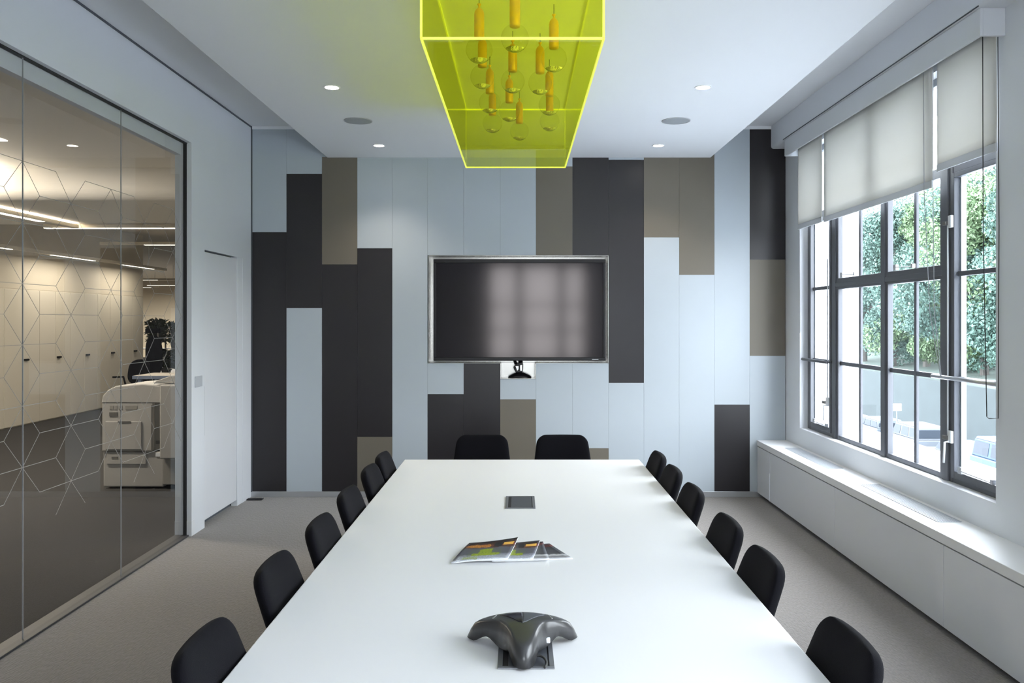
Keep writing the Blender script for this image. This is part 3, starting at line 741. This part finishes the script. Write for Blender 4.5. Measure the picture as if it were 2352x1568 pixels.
# ================================================================== CEILING FITTINGS
def ring(bm, r0, r1, z0, z1, seg=32):
    bm.lathe([(r0, z1), (r0, z0), (r1, z0), (r1, z1), (r0, z1)], (0, 0, 0), seg); return bm
dls = [(-1.258, 5.55, 'small round recessed ceiling light, the nearer one beside the glass partition'),
       (1.232, 5.55, 'small round recessed ceiling light, the nearer one on the window side'),
       (-1.256, 7.40, 'small round recessed ceiling light by the dark panels, the far one beside the glass partition'),
       (1.243, 7.40, 'small round recessed ceiling light close to the panelled wall, on the window side')]
for x, y, lab in dls:
    t = thing('ceiling_light', lab, 'ceiling light', (x, y, ZP), 0, 'recessed ceiling lights')
    ring(MB(), .046, .056, -.004, 0).build('rim', M['white_metal'], t)
    MB().lathe([(0, -.003), (.046, -.003), (.046, -.0005), (0, -.0005)], (0, 0, 0), 32).build('lens', M['lamp_on'], t)
    ld = bpy.data.lights.new('downlight_beam', 'SPOT'); ld.energy = 20; ld.color = (1, .90, .76); ld.spot_size = R(110); ld.spot_blend = .8; ld.shadow_soft_size = .045
    lo = bpy.data.objects.new('downlight_beam', ld); COL.objects.link(lo); lo.location = (x, y, ZP - .02)
for x, lab in ((-1.262, 'round grey ceiling speaker between the two lights beside the glass partition'), (1.228, 'round grey ceiling speaker between the two lights on the window side')):
    t = thing('ceiling_speaker', lab, 'speaker', (x, 6.48, ZP), 0, 'ceiling speakers')
    MB().lathe([(0, -.004), (.104, -.004), (.104, -.0005), (0, -.0005)], (0, 0, 0), 40).build('grille', M['speaker_grille'], t)
    ring(MB(), .104, .110, -.005, 0, 40).build('rim', M['alu'], t)

# ---- yellow-green acrylic lamp box
AX0, AX1, AY0, AY1, AZ0 = -.394, .338, 3.32, 6.12, 2.83
ab = thing('acrylic_light_box', 'large transparent yellow-green acrylic box hanging from the ceiling over the table', 'pendant lamp', ((AX0 + AX1) / 2, (AY0 + AY1) / 2, AZ0))
hx, hy, hz, t_ = (AX1 - AX0) / 2, (AY1 - AY0) / 2, ZP - AZ0 - .001, .006
for nm, a in (('bottom_sheet', (-hx, hx, -hy, hy, 0, t_)), ('front_sheet', (-hx, hx, -hy, -hy + t_, t_, hz)), ('back_sheet', (-hx, hx, hy - t_, hy, t_, hz)),
              ('side_sheet', (-hx, -hx + t_, -hy + t_, hy - t_, t_, hz)), ('side_sheet', (hx - t_, hx, -hy + t_, hy - t_, t_, hz))):
    MB().box(*a).build(nm, M['acrylic'], ab)
b = MB(); e = .0045
def edge(p, q): b.bar(p, q, e * 2, e * 2)
for z in (0.0, hz - .004):
    for sy in (-1, 1): edge((-hx, sy * hy, z), (hx, sy * hy, z))
    for sx in (-1, 1): edge((sx * hx, -hy, z), (sx * hx, hy, z))
for sx in (-1, 1):
    for sy in (-1, 1): edge((sx * hx, sy * hy, 0), (sx * hx, sy * hy, hz))
b.build('glowing_edge', M['acrylic_edge'], ab)

def make_bulb():
    r = thing('globe_lamp', 'x', 'lamp')
    Rg = .062
    def arc(a0, a1, n, rr): return [(rr * math.sin(R(a0 + (a1 - a0) * i / n)), -rr * math.cos(R(a0 + (a1 - a0) * i / n))) for i in range(n + 1)]
    MB().lathe(arc(42, 158, 18, Rg), (0, 0, 0), 28).build('glass_globe', M['bulb_glass'], r, smooth=True)
    MB().lathe(arc(0, 42, 8, Rg), (0, 0, 0), 28).build('mirrored_bowl', M['silver'], r, smooth=True)
    MB().lathe([(0, .05), (.022, .05), (.0235, .055), (.0235, .165), (.021, .178), (.013, .19), (.005, .196), (.005, .205), (.009, .208), (.009, .213), (0, .215)], (0, 0, 0), 22).build('amber_socket', M['amber'], r, smooth=True)
    MB().tube([(0, 0, .214), (0, 0, .262)], .0018, 6).build('cord', M['cord'], r)
    return r
bulbs = [('left', -.186, 3.83, 2.95), ('left', -.19, 4.25, 2.95), ('left', -.17, 4.75, 2.95), ('left', -.171, 5.25, 2.95),
         ('middle', -.02, 3.67, 2.95), ('middle', -.035, 4.33, 2.95), ('middle', -.06, 4.95, 2.95), ('middle', 0.0, 5.47, 2.95),
         ('right', .165, 3.96, 2.95), ('right', .109, 4.36, 2.95), ('right', .174, 4.80, 2.95), ('right', .19, 5.2, 2.95)]
bp = make_bulb(); od = ['nearest', 'second', 'third', 'farthest']
rows = {'left': 'the glass-partition-side row', 'middle': 'the middle row', 'right': 'the window-side row'}
for k, (row, x, y, z) in enumerate(bulbs):
    o = bp if k == 0 else copy_tree(bp)
    o.location = (x, y, z); o['group'] = 'globe lamps inside the yellow box'
    o['label'] = f'{od[k % 4]} clear globe lamp of {rows[row]} in the yellow box'
    for c in children(o):
        if c.name.startswith('cord'):
            if z != 2.95: c.scale.z = 1.0

# ================================================================== OFFICE BEYOND THE GLASS
OX = -2.71
struct(MB().box(-20, OX + .05, -3, 40, -.12, -.002).build('floor', M['carpet_dark']))
b = MB()
b.box(-20, OX, -3, 8.9, 3.34, 3.5)                       # low ceiling by the partition
cv = [(8.9, 3.34), (8.9, 3.30)] + [(8.9 + .16 - .16 * math.cos(R(a)), 3.13 - .13 * math.sin(R(a))) for a in range(0, 91, 10)] + [(11.25, 3.0), (11.25, 3.6), (8.9, 3.6)]
b.prism(cv, -20, OX, 'x')
b.box(-20, OX, 11.25, 40, 3.5, 3.62)
struct(b.build('ceiling', M['office_ceiling']))
for nm, a in (('wall_office', (-8.401, -8.02, -3, 17.62, 2.203, 3.5)), ('wall_office', (-8.6, -8.405, -3, 17.62, 0, 3.5)), ('wall_far', (-20, OX, 38, 38.2, 0, 3.62)),
              ('wall_side', (-20.2, -20, -3, 40, -.1, 3.62)), ('wall_near', (-20, OX, -3.2, -3, -.1, 3.62))):
    struct(MB().box(*a).build(nm, M['beige_wall']))
struct(MB().box(OX, -2.5, 7.99, 40, -.1, 3.7).build('wall_corridor', M['white_paint']))
# row of tall cream cabinets
cab_l = ['seventh', 'sixth', 'fifth', 'fourth', 'third', 'second', 'end']
def make_cab():
    r = thing('tall_cabinet', 'x', 'cabinet')
    MB().box(-.4, -.02, -.473, .473, 0, 2.2).build('carcass', M['beige_wall'], r)
    for k in (0, 1):
        dr = MB().box(-.018, 0, -.471 + k * .473, -.004 + k * .473, .02, 2.19).build('door', M['cream_door'], r, bevel=.003)
        if k == 1: MB().box(0, .03, -.44 + .473 * k, -.33 + .473 * k, 1.045, 1.075).build('handle', M['black_plastic'], dr, bevel=.003)
    return r
cp = None
for k in range(6):
    o = cp if False else (make_cab() if cp is None else copy_tree(cp)); cp = cp or o
    o.location = (-8.0, 17.12 - .95 * k, 0); o['group'] = 'tall cream cabinets along the office wall'
    o['label'] = ['tall cream cabinet at the far end of the office row, beside the black chairs', 'tall cream cabinet second from the far end of the office row',
                  'tall cream cabinet third from the far end of the office row', 'tall cream cabinet fourth from the far end of the office row',
                  'tall cream cabinet fifth from the far end of the office row', 'tall cream cabinet of the office row cut off by the picture edge'][k]
# light strips and rails
def strip(label, p0, p1, lit, w_=.07, h_=.05, cat='strip light'):
    t = thing('strip_light', label, cat, p0, 0, 'linear office lights')
    d = Vector(p1) - Vector(p0)
    MB().bar((0, 0, h_ / 2), (d.x, d.y, d.z + h_ / 2), w_, h_).build('housing', M['beige_wall'], t, bevel=.004)
    hz_ = 3.5 - p0[2]
    if p0[1] > 11.25 or p0[2] < 2.9:
        for q in (.12, .88): MB().tube([(d.x * q, d.y * q, h_), (d.x * q, d.y * q, hz_)], .006, 6).build('hanger', M['alu'], t)
    for a, c in lit:
        MB().bar(d * a + Vector((0, 0, -.002)), d * c + Vector((0, 0, -.002)), w_ * .8, .006).build('lit_tube', M['strip_on'], t)
        m_ = Vector(p0) + d * ((a + c) / 2); L = d.length * (c - a)
        area_light('strip_glow', (m_.x, m_.y, m_.z - .02), (0, 0, math.atan2(d.y, d.x)), L, .06, (240 if p0[1] > 20 else 6.5) * L, (1.0, .91, .77))
    if p0[1] < 10: area_light('added_uplight', ((p0[0] + p1[0]) / 2, (p0[1] + p1[1]) / 2, p0[2] + h_ + .01), (PI, 0, math.atan2(d.y, d.x)), d.length, .08, 45, (1.0, .92, .79))  # upward light added over the nearest rail to brighten the low ceiling
    return t
strip('long horizontal light strip at the step of the office ceiling', (-6.42, 11.2, 2.945), (-3.2, 11.2, 2.945), [(0, 1)], .10)
strip('suspended light rail above the cabinets, with three lit lengths', (-7.53, 11.0, 2.75), (-7.53, 17.6, 2.75), [(.0, .19), (.35, .553), (.708, .91)])
strip('light rail nearest the camera on the office ceiling', (-5.96, 7.0, 2.93), (-5.96, 11.1, 2.93), [(.2, .81)], .10)
strip('partly lit cross rail over the desk in the office', (-7.24, 14.3, 3.0), (-4.2, 14.3, 3.0), [(.25, 1)])
strip('nearest of the thin light strips deep in the office', (-12.8, 26.8, 3.0), (-11.0, 26.8, 3.0), [(0, .6)])
strip('middle one of the thin light strips deep in the office', (-13.9, 30.9, 3.0), (-11.5, 30.9, 3.0), [(0, 1)])
strip('lowest and most distant light strip deep in the office', (-15.6, 33.0, 3.0), (-14.4, 33.0, 3.0), [(0, .75)])
t = thing('strip_light', 'short recessed light in the low ceiling just beyond the glass, at the picture edge', 'strip light', (-5.6, 7.5, 3.338), 0, 'linear office lights')
MB().box(-.4, .93, -.05, .05, -.006, 0).build('lit_tube', M['strip_on'], t)
area_light('strip_glow', (-5.33, 7.5, 3.32), (0, 0, 0), 1.3, .1, 60, (1.0, .91, .77))
# ---- copier
cpx = thing('photocopier', 'big warm grey photocopier standing beyond the glass partition', 'photocopier', (-3.84, 8.35, 0))
S = F / 8.35
def cx(px): return (px - VX) / S + 3.84
def cz(py): return H - (py - VY) / S
MB().box(cx(237), cx(376), .0, .68, cz(1118), cz(1037)).build('lower_cabinet', M['copier'], cpx, bevel=.012)
MB().box(cx(236), cx(352), -.015, .66, cz(1035), cz(924)).build('engine', M['copier'], cpx, bevel=.008)
MB().box(cx(352), cx(378), .03, .66, cz(1035), cz(905)).build('side_section', M['copier_mid'], cpx, bevel=.006)
MB().prism([(cx(235), cz(925)), (cx(375), cz(925)), (cx(375), cz(886)), (cx(330), cz(881)), (cx(268), cz(886)), (cx(250), cz(895)), (cx(238), cz(908))], -.02, .66, 'y').build('scanner_top', M['copier'], cpx, bevel=.01)
MB().prism([(cx(354), cz(880)), (cx(410), cz(880)), (cx(410), cz(862)), (cx(395), cz(862)), (cx(360), cz(874))], -.02, .55, 'y').build('document_feeder', M['copier'], cpx, bevel=.008)
MB().box(cx(376), cx(425), -.10, .5, cz(1050), cz(882)).build('finisher', M['copier'], cpx, bevel=.012)
b = MB(); b.box(cx(376), cx(425), -.03, .5, cz(1112), cz(1052)); b.build('finisher_base', M['copier_mid'], cpx, bevel=.01)
dr = MB().box(cx(245), cx(327), -.028, -.012, cz(1031), cz(967)).build('front_door', M['copier'], cpx, bevel=.004)
MB().box(cx(274), cx(303), -.032, -.026, cz(970), cz(966)).build('door_grip', M['copier_dark'], dr)
dr = MB().box(cx(246), cx(336), -.012, .002, cz(1065), cz(1040)).build('paper_drawer', M['copier'], cpx, bevel=.003)
MB().box(cx(258), cx(272), -.016, -.010, cz(1052), cz(1048)).build('drawer_grip', M['copier_dark'], dr)
b = MB()
for a, c in ((254, 262), (264, 271), (274, 283), (290, 317)): b.box(cx(a), cx(c), -.018, -.013, cz(940), cz(931))
b.build('control_labels', M['copier_mid'], cpx)
MB().box(cx(253), cx(272), -.02, -.013, cz(955), cz(946)).build('small_display', M['copier_dark'], cpx)
MB().box(cx(236), cx(352), -.017, -.01, cz(1037), cz(1034)).build('shadow_seam', M['copier_dark'], cpx)
MB().box(cx(349), cx(351.5), -.018, -.01, cz(1033), cz(930)).build('side_seam', M['copier_dark'], cpx)
for a in (.1, .55):
    for px in (246, 366): MB().tube([(cx(px) - .012, a, .02), (cx(px) + .012, a, .02)], .02, 12).build('caster', M['black_plastic'], cpx)
MB().box(cx(355), cx(373), .027, .031, cz(1020), cz(1012)).build('output_slot', M['copier_dark'], cpx)
MB().box(cx(358), cx(374), -.006, .001, cz(1048), cz(1039)).build('label_plate', M['paper'], cpx)
# ---- desk, chairs and plants behind the copier
dk = thing('office_desk', 'pale desk with a blue-grey edge behind the photocopier', 'desk', (-5.6, 14.2, 0))
MB().box(-1.02, 1.2, -.02, .78, .722, .75).build('desktop', M['desk_top'], dk, bevel=.004)
MB().box(-1.03, 1.2, -.04, -.021, .69, .748).build('edge_rail', M['desk_blue'], dk, bevel=.003)
for x in (-.93, 1.1):
    for y in (.04, .7): MB().box(x - .03, x + .03, y - .03, y + .03, 0, .69).build('leg', M['desk_blue'], dk, bevel=.003)
def office_chair(label, loc, rz, bh, bw, head):
    r = thing('office_chair', label, 'chair', loc, rz)
    def fn(sg):
        def f(a, c):
            u = -math.cos(PI * a); v = (1 - math.cos(PI * c)) / 2; th = 2 * v - 1
            wv = bw / 2 * (1 - abs(th) ** 3.2) ** .5 if abs(th) < 1 else 0
            return (wv * u, -.20 + .05 * u * u - .08 * v + sg * .035 * math.sqrt(max(0, 1 - u ** 6)), .52 + bh * v)
        return f
    b = MB(); b.grid(fn(1), 16, 20); b.grid(fn(-1), 16, 20); b.build('backrest', M['chair_fabric'], r, smooth=True)
    b = MB(); b.lathe([(0, .50), (.20, .50), (.24, .48), (.24, .45), (.2, .43), (0, .43)], (0, .03, 0), 24); b.build('seat', M['chair_fabric'], r, smooth=True)
    MB().tube([(0, .03, .43), (0, .03, .08)], .028, 12).build('column', M['black_plastic'], r)
    for k in range(5):
        a = k * 2 * PI / 5; lg = MB().bar((0, .03, .09), (.3 * math.cos(a), .03 + .3 * math.sin(a), .07), .04, .03).build('leg', M['black_plastic'], r)
        MB().tube([(.3 * math.cos(a) - .012, .03 + .3 * math.sin(a), .03), (.3 * math.cos(a) + .012, .03 + .3 * math.sin(a), .03)], .03, 10).build('caster', M['black_plastic'], lg)
    for sx in (-1, 1): MB().tube([(sx * .25, -.15, .45), (sx * .27, -.1, .66), (sx * .27, .14, .67)], .018, 8).build('armrest', M['black_plastic'], r)
    if head:
        MB().box(-.15, .15, -.34, -.28, .52 + bh + .05, .52 + bh + .15).build('headrest', M['chair_fabric'], r, bevel=.02, bseg=3)
        MB().tube([(0, -.27, .52 + bh - .1), (0, -.32, .52 + bh + .08)], .012, 8).build('headrest_post', M['black_plastic'], r)
    return r
office_chair('tall black office chair with a headrest, beside the end of the cream cabinets', (-7.60, 17.3, 0), R(215), .86, .34, True)
office_chair('low-backed black office chair pushed up to the office desk', (-7.05, 15.0, 0), R(160), .46, .50, False)
rk = thing('plant_rack', 'metal rack with plants behind the office desk', 'rack', (-8.3, 19.0, 0))
rk['label'] = 'open metal rack carrying the dark plants in the office'
b = MB()
for x in (-.55, 0, .6, 1.2):
    for y in (0, .4): b.box(x - .015, x + .015, y - .015, y + .015, 0, 1.45)
b.build('post', M['copier_mid'], rk)
for z in (.45, 1.05): MB().box(-.56, 1.21, -.02, .42, z - .015, z).build('shelf', M['copier_dark'], rk)
def plant(label, x, y, z, n, rr, hh):
    t = thing('potted_plant', label, 'plant', (x, y, z), 0, 'plants on the office rack')
    MB().lathe([(0, 0), (.09, 0), (.12, .16), (.11, .16), (.10, .13), (0, .13)], (0, 0, 0), 18).build('pot', M['pot'], t, smooth=False)
    b = MB()
    for _ in range(n):
        a = random.uniform(0, 2 * PI); r0 = rr * math.sqrt(random.random()); h = .14 + hh * random.random()
        c = Vector((r0 * math.cos(a), r0 * math.sin(a), h)); q = Euler((random.uniform(-1, 1), random.uniform(-1, 1), a)).to_matrix(); l = .07 + .05 * random.random()
        vs = [b.bm.verts.new(c + q @ Vector(p)) for p in ((-l, 0, 0), (0, -l * .35, .01), (l, 0, -.01), (0, l * .35, .01))]; b._f(vs)
    f = b.build('foliage', M['leaf_dark'], t)
    b = MB()
    for _ in range(5):
        a = random.uniform(0, 2 * PI); b.tube([(0, 0, .1), (rr * .3 * math.cos(a), rr * .3 * math.sin(a), .14 + hh * .5), (rr * .6 * math.cos(a), rr * .6 * math.sin(a), .14 + hh * .9)], .006, 5)
    b.build('stems', M['bark'], t)
plant('bushy dark plant on the top shelf of the office rack, nearest the black chair', -8.42, 19.2, 1.05, 260, .21, .52)
plant('dark plant on the top shelf of the office rack, in the middle', -7.98, 19.2, 1.05, 220, .21, .45)
plant('dark trailing plant on the lower shelf of the office rack', -8.2, 19.2, .45, 220, .30, .42)
plant('dark plant at the hidden end of the top shelf of the office rack', -7.5, 19.2, 1.05, 220, .21, .5)

# ================================================================== OUTSIDE
ZG = -6.3
struct(MB().box(3.2, 29.5, -40, 140, ZG - .3, ZG).build('ground', M['asphalt']))
def hill(u, v):
    x = 29.5 + 60 * u; y = -30 + 200 * v
    return (x, y, -2.6 + 7.0 * u + .5 * math.sin(y * .21 + u * 4) * u)
g = MB().grid(hill, 14, 40).build('hillside', M['grass'], None, smooth=True); struct(g)
struct(MB().box(29.2, 29.7, -30, 140, ZG, -2.55).build('retaining_wall', M['retaining']))
def tree(label, x, y, z, ht, rr, n, leaf, lean=0):
    t = thing('tree', label, 'tree', (x, y, z), 0, 'trees on the hillside across the street')
    MB().tube([(0, 0, -.4), (lean * .3, .1, ht * .3), (lean, 0, ht * .75)], [.32, .22, .08], 8).tube([(lean * .3, .1, ht * .3), (lean + 1.4, -1.0, ht * .6)], [.13, .05], 6).tube([(lean * .3, .1, ht * .32), (lean - 1.2, 1.4, ht * .62)], [.13, .05], 6).build('trunk', M['bark'], t)
    b = MB(); cl = []
    for _ in range(34):
        a = random.uniform(0, 2 * PI); q = random.random() ** .6; hz_ = random.uniform(.10, 1.0)
        k = math.sin(PI * min(1, .18 + hz_ * .80)) ** .6
        cl.append((Vector((rr * k * q * math.cos(a) + lean * hz_, rr * k * q * math.sin(a), ht * hz_)), rr * random.uniform(.24, .42)))
    for i in range(n):
        c, r_ = random.choice(cl); d = Vector((random.gauss(0, 1), random.gauss(0, 1), random.gauss(0, .8))).normalized()
        p = c + d * r_ * random.uniform(.6, 1.0); l = random.uniform(.085, .18)
        q = Euler((random.uniform(-1.2, 1.2), random.uniform(-1.2, 1.2), random.uniform(0, 6.28))).to_matrix()
        b._f([b.bm.verts.new(p + q @ Vector(v)) for v in ((-l, 0, 0), (0, -l * .6, .03), (l, 0, 0), (0, l * .6, .03))])
    b.build('foliage', leaf, t)
    return t
tr = [(33, 1985, 'bluish tree farthest along the street, beside the white outer wall'), (32.5, 2056, 'pale bluish tree second from the white outer wall, above the street sign'),
      (33.5, 2128, 'dense green tree behind the tall white parked car'), (32.5, 2200, 'tree behind the wide window mullion'), (33, 2262, 'bright green tree over the blue van'),
      (33, 2345, 'tree past the near edge of the window, beyond the blue van'), (43, 2010, 'tall tree on the upper slope, farthest along the street'), (42, 2085, 'tall tree on the upper slope above the tall white car'),
      (43, 2160, 'tall tree on the upper slope next to the wide mullion'), (42, 2245, 'tall tree on the upper slope behind the bright green one'), (43, 2330, 'tall tree on the upper slope nearest along the street')]
for k, (x, px, lab) in enumerate(tr):
    y = x * F / (px - VX)
    tree(lab, x, y, -2.6 + 7 * (x - 29.5) / 60 - .1, 13.2 if x < 40 else 15.5, 4.3 if x < 40 else 5.4, 24000, M['leaf_b' if k in (2, 4, 8) else 'leaf_a'], random.uniform(-.6, .6))
def car(label, y0, length, hgt, body, roof_mat, kind, x0=23.0, wid=1.85, name='car'):
    r = thing(name, label, name, (x0 + wid / 2, y0 + length / 2, ZG), 0, 'vehicles parked across the street')
    L, Wd = length / 2, wid / 2
    if kind == 'van':
        low = [(-L, .35), (L, .35), (L, 1.15), (-L, 1.15)]; cab = [(-L + .05, 1.15), (L - .02, 1.15), (L - .35, hgt - .12), (-L + .1, hgt - .12)]
        rf = [(-L + .1, hgt - .12), (L - .35, hgt - .12), (L - .5, hgt), (-L + .25, hgt)]
    elif kind == 'suv':
        low = [(-L, .38), (L, .38), (L - .02, .95), (L - .1, 1.02), (-L, 1.02)]; cab = [(-L + .08, 1.02), (L - 1.05, 1.02), (L - 1.6, hgt - .06), (-L + .25, hgt - .06)]
        rf = [(-L + .25, hgt - .06), (L - 1.6, hgt - .06), (L - 1.75, hgt), (-L + .4, hgt)]
    else:
        low = [(-L, .30), (L, .30), (L - .02, .62), (L - .2, .82), (-L + .1, .86), (-L, .7)]; cab = [(-L + .5, .84), (L - 1.1, .82), (L - 1.75, hgt - .05), (-L + 1.1, hgt - .05)]
        rf = [(-L + 1.1, hgt - .05), (L - 1.75, hgt - .05), (L - 1.9, hgt), (-L + 1.25, hgt)]
    MB().prism(low, -Wd, Wd, 'x').build('body', M[body], r, bevel=.06, bseg=3)
    MB().prism(cab, -Wd + .1, Wd - .1, 'x').build('cabin', M[body], r, bevel=.04)
    MB().prism(rf, -Wd + .12, Wd - .12, 'x').build('roof', M[roof_mat], r, bevel=.03)
    (ya, za), (yb, zb2), (yc_, zc_), (yd, zd) = cab
    n = 3 if kind != 'sedan' else 2
    for k in range(n):
        def pt(f, g): a = ya + (yb - ya) * f; c = yd + (yc_ - yd) * f; return (a + (c - a) * g, za + (zc_ - za) * g)
        f0, f1 = (k + .08) / n, (k + .92) / n
        MB().prism([pt(f0, .14), pt(f1, .14), pt(f1, .88), pt(f0, .88)], -Wd + .085, -Wd + .12, 'x').build('side_window', M['car_glass'], r)
    MB().box(-Wd + .18, Wd - .18, ya - .01, ya + .03, za + .12, zd - .12).build('end_window', M['car_glass'], r) if kind != 'sedan' else None
    for yy in (-L + .85, L - .85):
        for sx in (-1, 1):
            wz = MB().tube([(sx * (Wd - .19), yy, .33), (sx * (Wd + .01), yy, .33)], .33, 20).build('wheel', M['tyre'], r)
            MB().tube([(sx * (Wd - .02), yy, .33), (sx * (Wd + .025), yy, .33)], .20, 16).build('hubcap', M['hub'], wz)
    MB().box(-Wd + .05, Wd - .05, -L - .06, -L + .02, .38, .56).build('bumper', M['tyre' if kind == 'van' else body], r, bevel=.02)
    MB().box(-Wd + .05, Wd - .05, L - .02, L + .06, .38, .56).build('bumper', M['tyre' if kind == 'van' else body], r, bevel=.02)
    return r
car('light blue van parked across the street, nearest of the row', 37.5, 4.8, 2.15, 'car_blue', 'car_white', 'van', name='van')
car('white saloon car parked between the blue van and the white pickup', 43.0, 4.2, 1.45, 'car_white', 'car_white', 'sedan')
car('tall white car parked under the street sign, third in the row', 47.9, 4.5, 1.8, 'car_white', 'car_white', 'suv')
car('silver car parked farthest along the street', 53.2, 4.3, 1.55, 'car_silver', 'car_white', 'suv')
sg = thing('street_sign', 'plain white sign board on a post above the parked cars', 'sign', (23.9, 52.8, ZG))
x_, _, z_ = P(2061, 935, 52.8)
sg.location.x = x_
MB().tube([(0, 0.05, 0), (0, .05, z_ - ZG)], .05, 8).build('post', M['hub'], sg)
MB().box(-.26, .26, -.02, .02, z_ - ZG - .22, z_ - ZG + .22).build('board', M['sign_white'], sg)
